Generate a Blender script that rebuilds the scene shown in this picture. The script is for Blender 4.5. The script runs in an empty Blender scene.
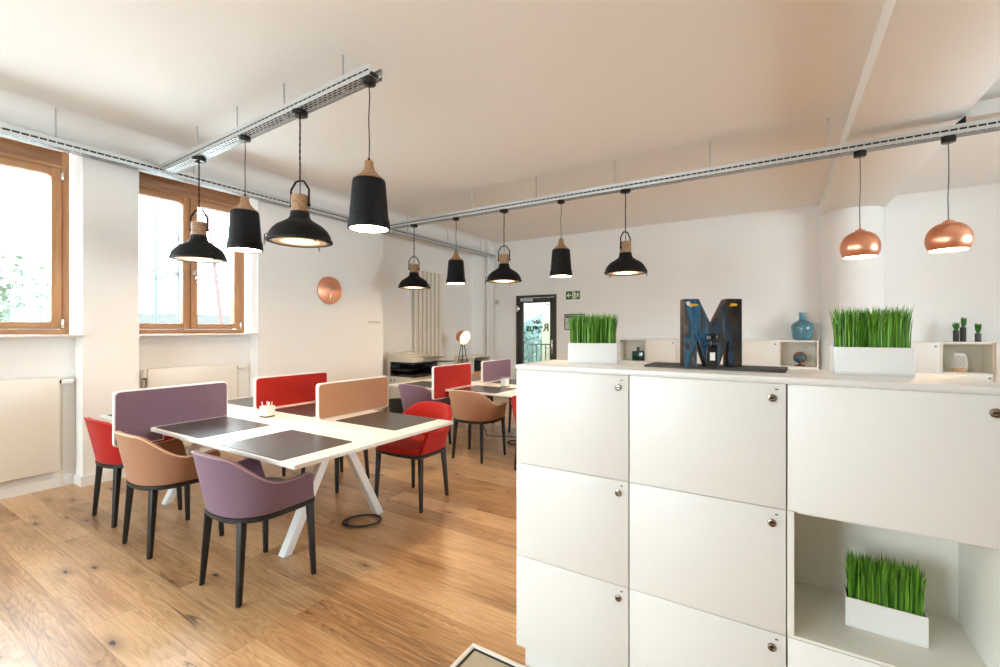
import bpy, bmesh, math, random
from mathutils import Vector, Matrix
random.seed(7)
PI = math.pi
sc = bpy.context.scene
COL = sc.collection

# ------------------------------------------------------------------ camera, world, exposure
cam_d = bpy.data.cameras.new('camera'); cam = bpy.data.objects.new('camera', cam_d); COL.objects.link(cam)
TH = math.atan2(279, 449.5)
cam.location = (0, 0, 1.46); cam.rotation_euler = (PI/2, 0, TH)
cam_d.sensor_width = 36; cam_d.lens = 36*449.5/1000; cam_d.shift_y = -0.0035; cam_d.clip_start = .02
sc.camera = cam
sc.view_settings.view_transform = 'Standard'; sc.view_settings.look = 'None'
sc.view_settings.gamma = 1; sc.view_settings.use_curve_mapping = False
sc.view_settings.exposure = 1.12
sc.cycles.use_denoising = True
sc.cycles.max_bounces = 10; sc.cycles.diffuse_bounces = 6; sc.cycles.glossy_bounces = 4
sc.cycles.transparent_max_bounces = 16; sc.cycles.transmission_bounces = 6
sc.cycles.caustics_reflective = False; sc.cycles.caustics_refractive = False
sc.cycles.sample_clamp_indirect = 8
SKY = 11.0
w = bpy.data.worlds.new('world'); sc.world = w; w.use_nodes = True
bg = w.node_tree.nodes['Background']
bg.inputs[0].default_value = (0.80, 0.92, 1.0, 1); bg.inputs[1].default_value = SKY

def area(name, loc, rot, sx, sy, power=None, color=(1, 1, 1), portal=False):
    l = bpy.data.lights.new(name, 'AREA'); l.shape = 'RECTANGLE'; l.size = sx; l.size_y = sy
    o = bpy.data.objects.new(name, l); COL.objects.link(o); o.location = loc; o.rotation_euler = rot
    l.color = color
    if portal: l.cycles.is_portal = True
    else: l.energy = power
    return o
WIN_Y = [(.25, 1.475), (1.88, 3.12), (-1.43, -.205), (-3.11, -1.885)]     # left wall windows
for k, (a, b) in enumerate(WIN_Y):
    area('window_daylight', (-5.95, (a+b)/2, 2.27), (0, -PI/2, 0), 1.7, b-a, portal=True)
LAMP_W = (1.0, .60, .27)
P_CYL, P_DOME, P_COP = 26, 13, 24

# ------------------------------------------------------------------ materials
MATS = {}
def mat(name, col, rough=.5, metal=0., spec=.5, bump=None, vary=None, emit=None, trans=0., coat=0., sheen=0.):
    if name in MATS: return MATS[name]
    m = bpy.data.materials.new(name); m.use_nodes = True; nt = m.node_tree; N = nt.nodes; L = nt.links
    b = N['Principled BSDF']
    b.inputs['Base Color'].default_value = (*col, 1); b.inputs['Roughness'].default_value = rough
    b.inputs['Metallic'].default_value = metal; b.inputs['Specular IOR Level'].default_value = spec
    b.inputs['Transmission Weight'].default_value = trans; b.inputs['Coat Weight'].default_value = coat
    b.inputs['Sheen Weight'].default_value = sheen
    if emit:
        b.inputs['Emission Color'].default_value = (*emit[0], 1); b.inputs['Emission Strength'].default_value = emit[1]
    tc = N.new('ShaderNodeTexCoord')
    if vary:                                     # (colour2, scale, detail)
        n = N.new('ShaderNodeTexNoise'); n.inputs['Scale'].default_value = vary[1]; n.inputs['Detail'].default_value = vary[2]
        L.new(tc.outputs['Object'], n.inputs['Vector'])
        r = N.new('ShaderNodeValToRGB'); r.color_ramp.elements[0].position = .35; r.color_ramp.elements[1].position = .65
        r.color_ramp.elements[0].color = (*col, 1); r.color_ramp.elements[1].color = (*vary[0], 1)
        L.new(n.outputs[0], r.inputs[0]); L.new(r.outputs[0], b.inputs['Base Color'])
    if bump:                                     # (scale, strength)
        n = N.new('ShaderNodeTexNoise'); n.inputs['Scale'].default_value = bump[0]; n.inputs['Detail'].default_value = 3
        L.new(tc.outputs['Object'], n.inputs['Vector'])
        bp = N.new('ShaderNodeBump'); bp.inputs['Strength'].default_value = bump[1]; bp.inputs['Distance'].default_value = .01
        L.new(n.outputs[0], bp.inputs['Height']); L.new(bp.outputs[0], b.inputs['Normal'])
    MATS[name] = m; return m

def wood_mat(name, c1, c2, axis='z', scale=9, rough=.45):
    m = bpy.data.materials.new(name); m.use_nodes = True; nt = m.node_tree; N = nt.nodes; L = nt.links
    b = N['Principled BSDF']; b.inputs['Roughness'].default_value = rough
    tc = N.new('ShaderNodeTexCoord'); mp = N.new('ShaderNodeMapping')
    s = {'x': (.06, 1, 1), 'y': (1, .06, 1), 'z': (1, 1, .06)}[axis]
    mp.inputs['Scale'].default_value = tuple(v*scale for v in s)
    L.new(tc.outputs['Object'], mp.inputs[0])
    n = N.new('ShaderNodeTexNoise'); n.inputs['Scale'].default_value = 5; n.inputs['Detail'].default_value = 5; n.inputs['Distortion'].default_value = .6
    L.new(mp.outputs[0], n.inputs['Vector'])
    r = N.new('ShaderNodeValToRGB'); r.color_ramp.elements[0].position = .3; r.color_ramp.elements[1].position = .68
    r.color_ramp.elements[0].color = (*c2, 1); r.color_ramp.elements[1].color = (*c1, 1)
    L.new(n.outputs[0], r.inputs[0]); L.new(r.outputs[0], b.inputs['Base Color'])
    MATS[name] = m; return m

def floor_mat():
    m = bpy.data.materials.new('oak_floor'); m.use_nodes = True; nt = m.node_tree; N = nt.nodes; L = nt.links
    b = N['Principled BSDF']
    def node(t, **kw):
        n = N.new(t)
        for k, v in kw.items(): setattr(n, k, v)
        return n
    def math_(op, a, b_=None):
        n = node('ShaderNodeMath', operation=op)
        for i, v in enumerate((a, b_)):
            if v is None: continue
            if isinstance(v, (int, float)): n.inputs[i].default_value = v
            else: L.new(v, n.inputs[i])
        return n.outputs[0]
    tc = node('ShaderNodeTexCoord')
    br = node('ShaderNodeTexBrick'); br.offset = .37; br.offset_frequency = 2; br.squash = 1
    br.inputs['Scale'].default_value = 1; br.inputs['Brick Width'].default_value = 2.1; br.inputs['Row Height'].default_value = .2
    br.inputs['Mortar Size'].default_value = .0013; br.inputs['Mortar Smooth'].default_value = 0; br.inputs['Bias'].default_value = 0
    br.inputs['Color1'].default_value = (0, 0, 0, 1); br.inputs['Color2'].default_value = (1, 1, 1, 1); br.inputs['Mortar'].default_value = (.5, .5, .5, 1)
    L.new(tc.outputs['Object'], br.inputs['Vector'])
    sep = node('ShaderNodeSeparateXYZ'); L.new(tc.outputs['Object'], sep.inputs[0])
    tone = node('ShaderNodeRGBToBW'); L.new(br.outputs['Color'], tone.inputs[0])
    off = math_('MULTIPLY', tone.outputs[0], 37.0)
    def vec(sx, sy):
        c = node('ShaderNodeCombineXYZ')
        L.new(math_('MULTIPLY', sep.outputs[0], sx), c.inputs[0]); L.new(math_('MULTIPLY', sep.outputs[1], sy), c.inputs[1]); L.new(off, c.inputs[2])
        return c.outputs[0]
    # cathedral rings: contour lines of a stretched noise
    n1 = node('ShaderNodeTexNoise'); n1.inputs['Scale'].default_value = 1; n1.inputs['Detail'].default_value = 2.5; n1.inputs['Distortion'].default_value = .15
    L.new(vec(.55, 5.5), n1.inputs['Vector'])
    ring = math_('FRACT', math_('MULTIPLY', n1.outputs[0], 34.0))
    ring = math_('POWER', ring, 2.2)
    n2 = node('ShaderNodeTexNoise'); n2.inputs['Scale'].default_value = 1; n2.inputs['Detail'].default_value = 5
    L.new(vec(3.5, 70), n2.inputs['Vector'])
    n3 = node('ShaderNodeTexNoise'); n3.inputs['Scale'].default_value = 1; n3.inputs['Detail'].default_value = 3
    L.new(vec(1.4, 4.5), n3.inputs['Vector'])
    r = node('ShaderNodeValToRGB'); e = r.color_ramp.elements
    e[0].position = .16; e[0].color = (.10, .042, .015, 1); e[1].position = .86; e[1].color = (.70, .45, .235, 1)
    x = e.new(.48); x.color = (.44, .235, .100, 1)
    v = math_('ADD', math_('MULTIPLY', tone.outputs[0], .34), math_('MULTIPLY', n2.outputs[0], .62))
    v = math_('ADD', v, math_('MULTIPLY', n3.outputs[0], .56))
    v = math_('SUBTRACT', v, math_('MULTIPLY', ring, .15))
    v = math_('SUBTRACT', v, .13)
    L.new(v, r.inputs[0])
    # knots
    vo = node('ShaderNodeTexVoronoi'); vo.inputs['Scale'].default_value = 1; vo.inputs['Randomness'].default_value = 1
    L.new(vec(2.5, 6.2), vo.inputs['Vector'])
    nz = node('ShaderNodeTexNoise'); nz.inputs['Scale'].default_value = 1; L.new(vec(25, 60), nz.inputs['Vector'])
    kd = math_('ADD', vo.outputs['Distance'], math_('MULTIPLY', nz.outputs[0], .10))
    kr = node('ShaderNodeMapRange'); kr.inputs[1].default_value = .10; kr.inputs[2].default_value = .135; kr.inputs[3].default_value = 1; kr.inputs[4].default_value = 0
    L.new(kd, kr.inputs[0])
    halo = node('ShaderNodeMapRange'); halo.inputs[1].default_value = .12; halo.inputs[2].default_value = .36; halo.inputs[3].default_value = .65; halo.inputs[4].default_value = 0
    L.new(kd, halo.inputs[0])
    mh = node('ShaderNodeMix', data_type='RGBA'); L.new(halo.outputs[0], mh.inputs[0]); L.new(r.outputs[0], mh.inputs[6]); mh.inputs[7].default_value = (.27, .13, .055, 1)
    mk = node('ShaderNodeMix', data_type='RGBA'); L.new(kr.outputs[0], mk.inputs[0]); L.new(mh.outputs[2], mk.inputs[6]); mk.inputs[7].default_value = (.035, .022, .014, 1)
    # long cracks
    n4 = node('ShaderNodeTexNoise'); n4.inputs['Scale'].default_value = 1; n4.inputs['Detail'].default_value = 1; L.new(vec(.45, 6.5), n4.inputs['Vector'])
    cr = math_('ABSOLUTE', math_('SUBTRACT', n4.outputs[0], .5))
    n5 = node('ShaderNodeTexNoise'); n5.inputs['Scale'].default_value = 1; L.new(vec(1.1, 2.0), n5.inputs['Vector'])
    c1 = node('ShaderNodeMapRange'); c1.inputs[1].default_value = .0015; c1.inputs[2].default_value = .005; c1.inputs[3].default_value = 1; c1.inputs[4].default_value = 0; L.new(cr, c1.inputs[0])
    c2 = node('ShaderNodeMapRange'); c2.inputs[1].default_value = .55; c2.inputs[2].default_value = .60; L.new(n5.outputs[0], c2.inputs[0])
    crf = math_('MULTIPLY', math_('MULTIPLY', c1.outputs[0], c2.outputs[0]), .8)
    mc = node('ShaderNodeMix', data_type='RGBA'); L.new(crf, mc.inputs[0]); L.new(mk.outputs[2], mc.inputs[6]); mc.inputs[7].default_value = (.06, .03, .015, 1)
    mm = node('ShaderNodeMix', data_type='RGBA'); L.new(math_('MULTIPLY', br.outputs['Fac'], .55), mm.inputs[0]); L.new(mc.outputs[2], mm.inputs[6]); mm.inputs[7].default_value = (.17, .09, .045, 1)
    L.new(mm.outputs[2], b.inputs['Base Color'])
    rr = node('ShaderNodeMapRange'); rr.inputs[3].default_value = .24; rr.inputs[4].default_value = .40; b.inputs['Specular IOR Level'].default_value = .6; b.inputs['Coat Weight'].default_value = .22; b.inputs['Coat Roughness'].default_value = .42; L.new(n2.outputs[0], rr.inputs[0]); L.new(rr.outputs[0], b.inputs['Roughness'])
    bp = node('ShaderNodeBump'); bp.inputs['Strength'].default_value = .18; bp.inputs['Distance'].default_value = .004
    L.new(math_('SUBTRACT', math_('ADD', v, 0), math_('MULTIPLY', br.outputs['Fac'], 1.0)), bp.inputs['Height']); L.new(bp.outputs[0], b.inputs['Normal'])
    MATS['oak_floor'] = m; return m

def perf_mat():
    """galvanised sheet with real slots: the holes are transparent"""
    m = bpy.data.materials.new('perforated_steel'); m.use_nodes = True; nt = m.node_tree; N = nt.nodes; L = nt.links
    b = N['Principled BSDF']; b.inputs['Metallic'].default_value = .75; b.inputs['Roughness'].default_value = .42
    b.inputs['Base Color'].default_value = (.62, .64, .64, 1)
    out = N['Material Output']; uv = N.new('ShaderNodeUVMap'); uv.uv_map = 'slots'
    br = N.new('ShaderNodeTexBrick'); br.offset = .5; br.inputs['Scale'].default_value = 1
    br.inputs['Brick Width'].default_value = .055; br.inputs['Row Height'].default_value = .022
    br.inputs['Mortar Size'].default_value = .0045; br.inputs['Mortar Smooth'].default_value = 0
    br.inputs['Color1'].default_value = (1, 1, 1, 1); br.inputs['Color2'].default_value = (1, 1, 1, 1); br.inputs['Mortar'].default_value = (0, 0, 0, 1)
    L.new(uv.outputs[0], br.inputs['Vector'])
    t = N.new('ShaderNodeBsdfTransparent'); mx = N.new('ShaderNodeMixShader')
    L.new(br.outputs['Color'], mx.inputs[0]); L.new(b.outputs[0], mx.inputs[1]); L.new(t.outputs[0], mx.inputs[2]); L.new(mx.outputs[0], out.inputs[0])
    MATS['perf'] = m; return m

def pane_mat():
    m = bpy.data.materials.new('window_glass'); m.use_nodes = True; nt = m.node_tree; N = nt.nodes; L = nt.links
    N.remove(N['Principled BSDF']); out = N['Material Output']
    t = N.new('ShaderNodeBsdfTransparent'); t.inputs[0].default_value = (.96, .985, .98, 1)
    g = N.new('ShaderNodeBsdfGlossy'); g.inputs['Roughness'].default_value = .01
    f = N.new('ShaderNodeFresnel'); f.inputs[0].default_value = 1.25
    mx = N.new('ShaderNodeMixShader'); L.new(f.outputs[0], mx.inputs[0]); L.new(t.outputs[0], mx.inputs[1]); L.new(g.outputs[0], mx.inputs[2]); L.new(mx.outputs[0], out.inputs[0])
    MATS['pane'] = m; return m

def patina_mat():
    m = bpy.data.materials.new('patina_metal'); m.use_nodes = True; nt = m.node_tree; N = nt.nodes; L = nt.links
    b = N['Principled BSDF']; b.inputs['Metallic'].default_value = .5; b.inputs['Roughness'].default_value = .22; b.inputs['Coat Weight'].default_value = .6
    tc = N.new('ShaderNodeTexCoord')
    n = N.new('ShaderNodeTexNoise'); n.inputs['Scale'].default_value = 9; n.inputs['Detail'].default_value = 6; n.inputs['Distortion'].default_value = 1.5
    mp = N.new('ShaderNodeMapping'); mp.inputs['Scale'].default_value = (1.6, 1, .5); mp.inputs['Location'].default_value = (.1, 0, .45)
    L.new(tc.outputs['Object'], mp.inputs[0]); L.new(mp.outputs[0], n.inputs['Vector'])
    sep = N.new('ShaderNodeSeparateXYZ'); L.new(tc.outputs['Object'], sep.inputs[0])
    ma = N.new('ShaderNodeMath'); ma.operation = 'MULTIPLY_ADD'; ma.inputs[1].default_value = 1.9; L.new(sep.outputs[0], ma.inputs[0]); L.new(n.outputs[0], ma.inputs[2])
    r = N.new('ShaderNodeValToRGB'); e = r.color_ramp.elements
    e[0].position = .12; e[0].color = (.42, .47, .50, 1); e[1].position = .78; e[1].color = (.006, .007, .010, 1)
    for p, c in ((.24, (.12, .08, .06)), (.32, (.02, .09, .18)), (.40, (.07, .24, .42)), (.49, (.08, .055, .045)), (.54, (.03, .08, .15)), (.62, (.012, .014, .018)), (.70, (.07, .045, .025))):
        x = e.new(p); x.color = (*c, 1)
    L.new(ma.outputs[0], r.inputs[0]); L.new(r.outputs[0], b.inputs['Base Color'])
    MATS['patina'] = m; return m

def brushed_copper():
    m = bpy.data.materials.new('brushed_copper'); m.use_nodes = True; nt = m.node_tree; N = nt.nodes; L = nt.links
    b = N['Principled BSDF']; b.inputs['Metallic'].default_value = 1; b.inputs['Roughness'].default_value = .3
    b.inputs['Base Color'].default_value = (.86, .40, .25, 1)
    b.inputs['Anisotropic'].default_value = .6
    tc = N.new('ShaderNodeTexCoord'); n = N.new('ShaderNodeTexNoise'); n.inputs['Scale'].default_value = 3; n.inputs['Detail'].default_value = 8
    mp = N.new('ShaderNodeMapping'); mp.inputs['Scale'].default_value = (8, 8, 60); L.new(tc.outputs['Object'], mp.inputs[0]); L.new(mp.outputs[0], n.inputs['Vector'])
    r = N.new('ShaderNodeMapRange'); r.inputs[3].default_value = .22; r.inputs[4].default_value = .42; L.new(n.outputs[0], r.inputs[0]); L.new(r.outputs[0], b.inputs['Roughness'])
    MATS['copper'] = m; return m

def globe_mat():
    m = bpy.data.materials.new('globe_map'); m.use_nodes = True; nt = m.node_tree; N = nt.nodes; L = nt.links
    b = N['Principled BSDF']; b.inputs['Roughness'].default_value = .35
    tc = N.new('ShaderNodeTexCoord'); n = N.new('ShaderNodeTexNoise'); n.inputs['Scale'].default_value = 9; n.inputs['Detail'].default_value = 4
    L.new(tc.outputs['Object'], n.inputs['Vector']); r = N.new('ShaderNodeValToRGB'); e = r.color_ramp.elements
    e[0].position = .47; e[0].color = (.03, .09, .13, 1); e[1].position = .53; e[1].color = (.42, .13, .03, 1)
    L.new(n.outputs[0], r.inputs[0]); L.new(r.outputs[0], b.inputs['Base Color']); MATS['globe'] = m; return m

def blade_mat():
    m = bpy.data.materials.new('grass_blade'); m.use_nodes = True; nt = m.node_tree; N = nt.nodes; L = nt.links
    b = N['Principled BSDF']; b.inputs['Roughness'].default_value = .45; b.inputs['Subsurface Weight'].default_value = 0
    tc = N.new('ShaderNodeTexCoord'); n = N.new('ShaderNodeTexNoise'); n.inputs['Scale'].default_value = 1; n.inputs['Detail'].default_value = 1
    mp = N.new('ShaderNodeMapping'); mp.inputs['Scale'].default_value = (220, 220, 4); L.new(tc.outputs['Object'], mp.inputs[0]); L.new(mp.outputs[0], n.inputs['Vector'])
    r = N.new('ShaderNodeValToRGB'); e = r.color_ramp.elements
    e[0].position = .33; e[0].color = (.02, .11, .008, 1); e[1].position = .66; e[1].color = (.22, .50, .035, 1)
    L.new(n.outputs[0], r.inputs[0]); L.new(r.outputs[0], b.inputs['Base Color'])
    MATS['blade'] = m; return m

WALL = mat('wall_paint', (.86, .85, .83), .85, spec=.2, bump=(35, .06))
CEIL = mat('ceiling_paint', (.88, .87, .85), .9, spec=.1, bump=(3, .12))
TRIMW = mat('white_trim', (.80, .79, .76), .5)
FLOOR = floor_mat()
LACQ = mat('white_laminate', (.80, .785, .75), .38, spec=.4)
LACQ_IN = mat('cream_laminate_inside', (.80, .775, .70), .5)
LACQ_TOP = mat('worktop_laminate', (.82, .80, .77), .35)
TABW = mat('white_tabletop', (.83, .81, .76), .3)
WSTEEL = mat('white_steel', (.82, .82, .81), .35)
PAD = mat('dark_leather_pad', (.048, .049, .052), .27, bump=(300, .05))
RED = mat('red_wool', (.40, .014, .010), .9, spec=.15, vary=((.48, .024, .016), 260, 2), bump=(500, .25), sheen=.15)
TAN = mat('tan_wool', (.36, .185, .105), .9, spec=.15, vary=((.46, .245, .145), 260, 2), bump=(500, .25), sheen=.15)
PUR = mat('purple_wool', (.185, .115, .165), .9, spec=.15, vary=((.25, .16, .22), 260, 2), bump=(500, .25), sheen=.15)
BLKP = mat('black_plastic_leg', (.010, .009, .0095), .5)
BLKM = mat('black_powder_coat', (.006, .006, .0065), .6, spec=.22, bump=(200, .05))
BLKG = mat('black_gloss', (.01, .01, .011), .15)
NECKW = wood_mat('lamp_neck_wood', (.46, .26, .13), (.22, .11, .05), 'x', 16)
LARCH_Z = wood_mat('larch_upright', (.56, .29, .135), (.42, .20, .085), 'z', 11)
LARCH_Y = wood_mat('larch_rail', (.56, .29, .135), (.42, .20, .085), 'y', 11)
LARCH_D = wood_mat('larch_dark_board', (.42, .20, .09), (.25, .11, .045), 'y', 11)
PERF = perf_mat(); PANE = pane_mat(); PATINA = patina_mat(); COPPER = brushed_copper(); GLOBE = globe_mat(); BLADE = blade_mat()
CHROME = mat('chrome', (.75, .73, .70), .18, 1)
GALV = mat('galvanised_rod', (.50, .53, .55), .4, .8)
CERAM = mat('white_ceramic', (.84, .83, .81), .12, coat=.5)
SOIL = mat('soil', (.03, .02, .012), .95)
SLATE = mat('slate_felt', (.075, .068, .064), .9, bump=(150, .5))
RADW = mat('radiator_enamel', (.84, .815, .75), .35)
RADC = mat('cream_enamel', (.76, .70, .60), .4)
BROWN = mat('brown_door_frame', (.035, .028, .022), .45)
GREEN = mat('sign_green', (.005, .11, .04), .4)
CREAM = mat('sign_cream', (.80, .72, .50), .5)
MIRS = mat('hand_silver', (.75, .75, .75), .25, 1)
DIFF_C = mat('cylinder_lamp_diffuser', (.9, .9, .9), .6, emit=((1, .70, .40), 46))
BULB = mat('lamp_bulb', (.9, .9, .9), .6, emit=((1, .62, .30), 60))
INNER = mat('lamp_inner_white', (.75, .70, .6), .5)
GLASSB = mat('blue_bottle_glass', (.20, .50, .62), .08, trans=.6)
GLASSG = mat('green_bottle_glass', (.004, .07, .06), .08, trans=.3)
PRN = mat('printer_cream', (.58, .53, .44), .5)
PRNG = mat('printer_grey', (.20, .19, .17), .5)

# ------------------------------------------------------------------ mesh builder
class MB:
    def __init__(s): s.bm = bmesh.new()
    def box(s, x0, x1, y0, y1, z0, z1, M=None):
        vs = [s.bm.verts.new((x, y, z)) for x in (x0, x1) for y in (y0, y1) for z in (z0, z1)]
        if M is not None:
            for v in vs: v.co = M @ v.co
        for f in ((0, 1, 3, 2), (4, 6, 7, 5), (0, 4, 5, 1), (2, 3, 7, 6), (0, 2, 6, 4), (1, 5, 7, 3)):
            s.bm.faces.new([vs[i] for i in f])
        return s
    def lathe(s, prof, c=(0, 0, 0), n=32, M=None):
        """prof: (r, z) list; r=0 ends are closed"""
        rings = []
        for r, z in prof:
            if r < 1e-6: rings.append([s.bm.verts.new((c[0], c[1], c[2]+z))])
            else: rings.append([s.bm.verts.new((c[0]+r*math.cos(2*PI*k/n), c[1]+r*math.sin(2*PI*k/n), c[2]+z)) for k in range(n)])
        if M is not None:
            for rg in rings:
                for v in rg: v.co = M @ v.co
        for a, b in zip(rings, rings[1:]):
            for k in range(n):
                k2 = (k+1) % n
                if len(a) == 1 and len(b) == 1: break
                if len(a) == 1: s.bm.faces.new((a[0], b[k], b[k2]))
                elif len(b) == 1: s.bm.faces.new((a[k], b[0], a[k2]))
                else: s.bm.faces.new((a[k], b[k], b[k2], a[k2]))
        return s
    def tube(s, pts, r, n=8, closed=False, rs=None):
        P = [Vector(p) for p in pts]; m = len(P); rings = []; up = None
        for i, p in enumerate(P):
            a = P[(i-1) % m] if (closed or i > 0) else p; b = P[(i+1) % m] if (closed or i < m-1) else p
            t = (b-a).normalized()
            if up is None:
                up = Vector((0, 0, 1)) if abs(t.z) < .9 else Vector((1, 0, 0))
            x = t.cross(up).normalized(); y = x.cross(t).normalized(); up = y
            rr = rs[i] if rs else r
            rings.append([s.bm.verts.new(p + x*rr*math.cos(2*PI*k/n) + y*rr*math.sin(2*PI*k/n)) for k in range(n)])
        for i in range(m if closed else m-1):
            a, b = rings[i], rings[(i+1) % m]
            for k in range(n): s.bm.faces.new((a[k], b[k], b[(k+1) % n], a[(k+1) % n]))
        if not closed:
            s.bm.faces.new(rings[0]); s.bm.faces.new(rings[-1][::-1])
        return s
    def taper(s, p0, p1, w0, w1, d0=None, d1=None, ang=0):
        """rectangular bar from p0 to p1 with section w x d"""
        p0, p1 = Vector(p0), Vector(p1); d0 = d0 or w0; d1 = d1 or w1
        ca, sa = math.cos(ang), math.sin(ang); X = Vector((ca, sa, 0)); Y = Vector((-sa, ca, 0))
        A = [s.bm.verts.new(p0 + X*(w0/2*i) + Y*(d0/2*j)) for i, j in ((-1, -1), (1, -1), (1, 1), (-1, 1))]
        B = [s.bm.verts.new(p1 + X*(w1/2*i) + Y*(d1/2*j)) for i, j in ((-1, -1), (1, -1), (1, 1), (-1, 1))]
        s.bm.faces.new(A[::-1]); s.bm.faces.new(B)
        for k in range(4): s.bm.faces.new((A[k], A[(k+1) % 4], B[(k+1) % 4], B[k]))
        return s
    def prism(s, poly, t0, t1, plane='yz', M=None):
        """poly in the plane's 2 coords, thickness t0..t1 along the third axis"""
        def mk(a, b, t): return {'yz': (t, a, b), 'xz': (a, t, b), 'xy': (a, b, t)}[plane]
        A = [s.bm.verts.new(mk(a, b, t0)) for a, b in poly]; B = [s.bm.verts.new(mk(a, b, t1)) for a, b in poly]
        if M is not None:
            for v in A+B: v.co = M @ v.co
        s.bm.faces.new(A); s.bm.faces.new(B[::-1])
        n = len(poly)
        for k in range(n): s.bm.faces.new((A[k], B[k], B[(k+1) % n], A[(k+1) % n]))
        return s
    def quad(s, a, b, c, d):
        s.bm.faces.new([s.bm.verts.new(p) for p in (a, b, c, d)]); return s
    def build(s, name, m, parent=None, bevel=0, smooth=False, sub=0, solid=0, seg=2):
        bmesh.ops.recalc_face_normals(s.bm, faces=s.bm.faces)
        me = bpy.data.meshes.new(name); s.bm.to_mesh(me); s.bm.free()
        o = bpy.data.objects.new(name, me); COL.objects.link(o); me.materials.append(m)
        if solid:
            md = o.modifiers.new('solid', 'SOLIDIFY'); md.thickness = solid; md.offset = -1
        if bevel:
            md = o.modifiers.new('bevel', 'BEVEL'); md.width = bevel; md.segments = seg; md.limit_method = 'ANGLE'; md.angle_limit = .6
            md.harden_normals = False
        if sub:
            md = o.modifiers.new('sub', 'SUBSURF'); md.levels = sub; md.render_levels = sub
        if o.modifiers:
            dg = bpy.context.evaluated_depsgraph_get(); dg.update()
            new = bpy.data.meshes.new_from_object(o.evaluated_get(dg)); o.modifiers.clear(); o.data = new; new.name = name
        if smooth or bevel:
            for p in o.data.polygons: p.use_smooth = True
            try: o.data.set_sharp_from_angle(angle=math.radians(38))
            except Exception: pass
        if parent is not None: o.parent = parent
        return o

def tag(o, label, cat, group=None, kind=None):
    if label: o['label'] = label
    if cat: o['category'] = cat
    if group: o['group'] = group
    if kind: o['kind'] = kind
    return o
def thing(name, label, cat, loc=(0, 0, 0), rz=0, group=None):
    o = bpy.data.objects.new(name, None); COL.objects.link(o); o.location = loc; o.rotation_euler = (0, 0, rz)
    o.empty_display_size = .1
    return tag(o, label, cat, group)
def struct(o): o['kind'] = 'structure'; return o
def dup(o, loc=None, rz=None, label=None, group=None, parent=None):
    c = o.copy(); COL.objects.link(c)
    if parent is not None: c.parent = parent
    if loc is not None: c.location = loc
    if rz is not None: c.rotation_euler = (0, 0, rz)
    if label: c['label'] = label
    if group: c['group'] = group
    for ch in list(o.children): dup(ch, parent=c)
    return c
def text_mesh(name, body, size, m, parent, loc, rot, ext=.001, align='CENTER', bold=0):
    cu = bpy.data.curves.new(name, 'FONT'); cu.body = body; cu.size = size; cu.extrude = ext; cu.offset = bold; cu.align_x = align; cu.align_y = 'CENTER'
    t = bpy.data.objects.new(name+'_tmp', cu); COL.objects.link(t)
    dg = bpy.context.evaluated_depsgraph_get(); dg.update(); me = bpy.data.meshes.new_from_object(t.evaluated_get(dg))
    COL.objects.unlink(t); bpy.data.objects.remove(t)
    o = bpy.data.objects.new(name, me); COL.objects.link(o); me.materials.clear(); me.materials.append(m)
    if parent is not None: o.parent = parent
    o.location = loc; o.rotation_euler = rot
    return o
def rrect(x0, x1, z0, z1, r, n=5, corners=(1, 1, 1, 1)):
    """rounded rectangle, corners: bl, br, tr, tl"""
    pts = []
    for (cx, cz, a0), on in zip(((x0+r, z0+r, PI), (x1-r, z0+r, 1.5*PI), (x1-r, z1-r, 0), (x0+r, z1-r, .5*PI)), corners):
        if on: pts += [(cx+r*math.cos(a0+k*PI/2/n), cz+r*math.sin(a0+k*PI/2/n)) for k in range(n+1)]
        else: pts.append((x0 if cx < (x0+x1)/2 else x1, z0 if cz < (z0+z1)/2 else z1))
    return pts

# ------------------------------------------------------------------ the room
XL, XR, YF, YB, ZC = -5.52, 5.6, -4.2, 8.65, 3.43
XO = -6.12
struct(MB().box(XO, XR+.3, YF-.3, YB+.3, -.2, 0).build('floor', FLOOR))
struct(MB().box(XO, XR+.3, YF-.3, YB+.3, ZC, ZC+.25).build('ceiling', CEIL))
NICHE = [(.20, 1.51), (1.945, 3.17), (-1.48, -.17), (-3.16, -1.85)]
b = MB()
ys = sorted(NICHE)
prev = YF
for a, c in ys:
    b.box(XO, XL, prev, a, 0, ZC)                          # pier
    b.box(XO, XL-.19, a, c, 0, 1.40)                       # parapet under the window
    b.box(XO, XL, a, c, 3.17, ZC)                          # lintel
    prev = c
b.box(XO, XL, prev, 5.25, 0, ZC)
b.box(XO, XL-.28, 5.25, 8.17, 0, ZC)
b.box(XO, XL, 5.25, 8.17, 3.17, ZC)
b.box(XO, XL, 8.17, YB+.3, 0, ZC)
struct(b.build('wall_left', WALL))
# concave cove between the left wall and the ceiling
R = .13; poly = [(XL, ZC)] + [(XL+R-R*math.sin(t), ZC-R+R*math.cos(t)) for t in [k*PI/2/8 for k in range(9)]]
struct(MB().prism(poly, YF, YB, 'xz').build('trim_1', CEIL, smooth=False))
DX0, DX1, DZ = -4.94, -3.97, 2.215
struct(MB().box(XL, DX0, YB, YB+.3, 0, ZC).box(DX1, XR+.3, YB, YB+.3, 0, ZC).box(DX0, DX1, YB, YB+.3, DZ, ZC).build('wall_back', WALL))
struct(MB().box(XR, XR+.3, YF, 3.2, 0, ZC).box(XR, XR+.3, 5.8, YB, 0, ZC).box(XR, XR+.3, 3.2, 5.8, 0, 1.2).box(XR, XR+.3, 3.2, 5.8, 3.0, ZC).build('wall_right', WALL))
struct(MB().box(XL, XR+.3, YF-.3, YF, 0, .5).box(XL, XR+.3, YF-.3, YF, 3.0, ZC)
       .box(XL, -4.4, YF-.3, YF, .5, 3.0).box(-2.15, XR+.3, YF-.3, YF, .5, 3.0).build('wall_front', WALL))
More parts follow.
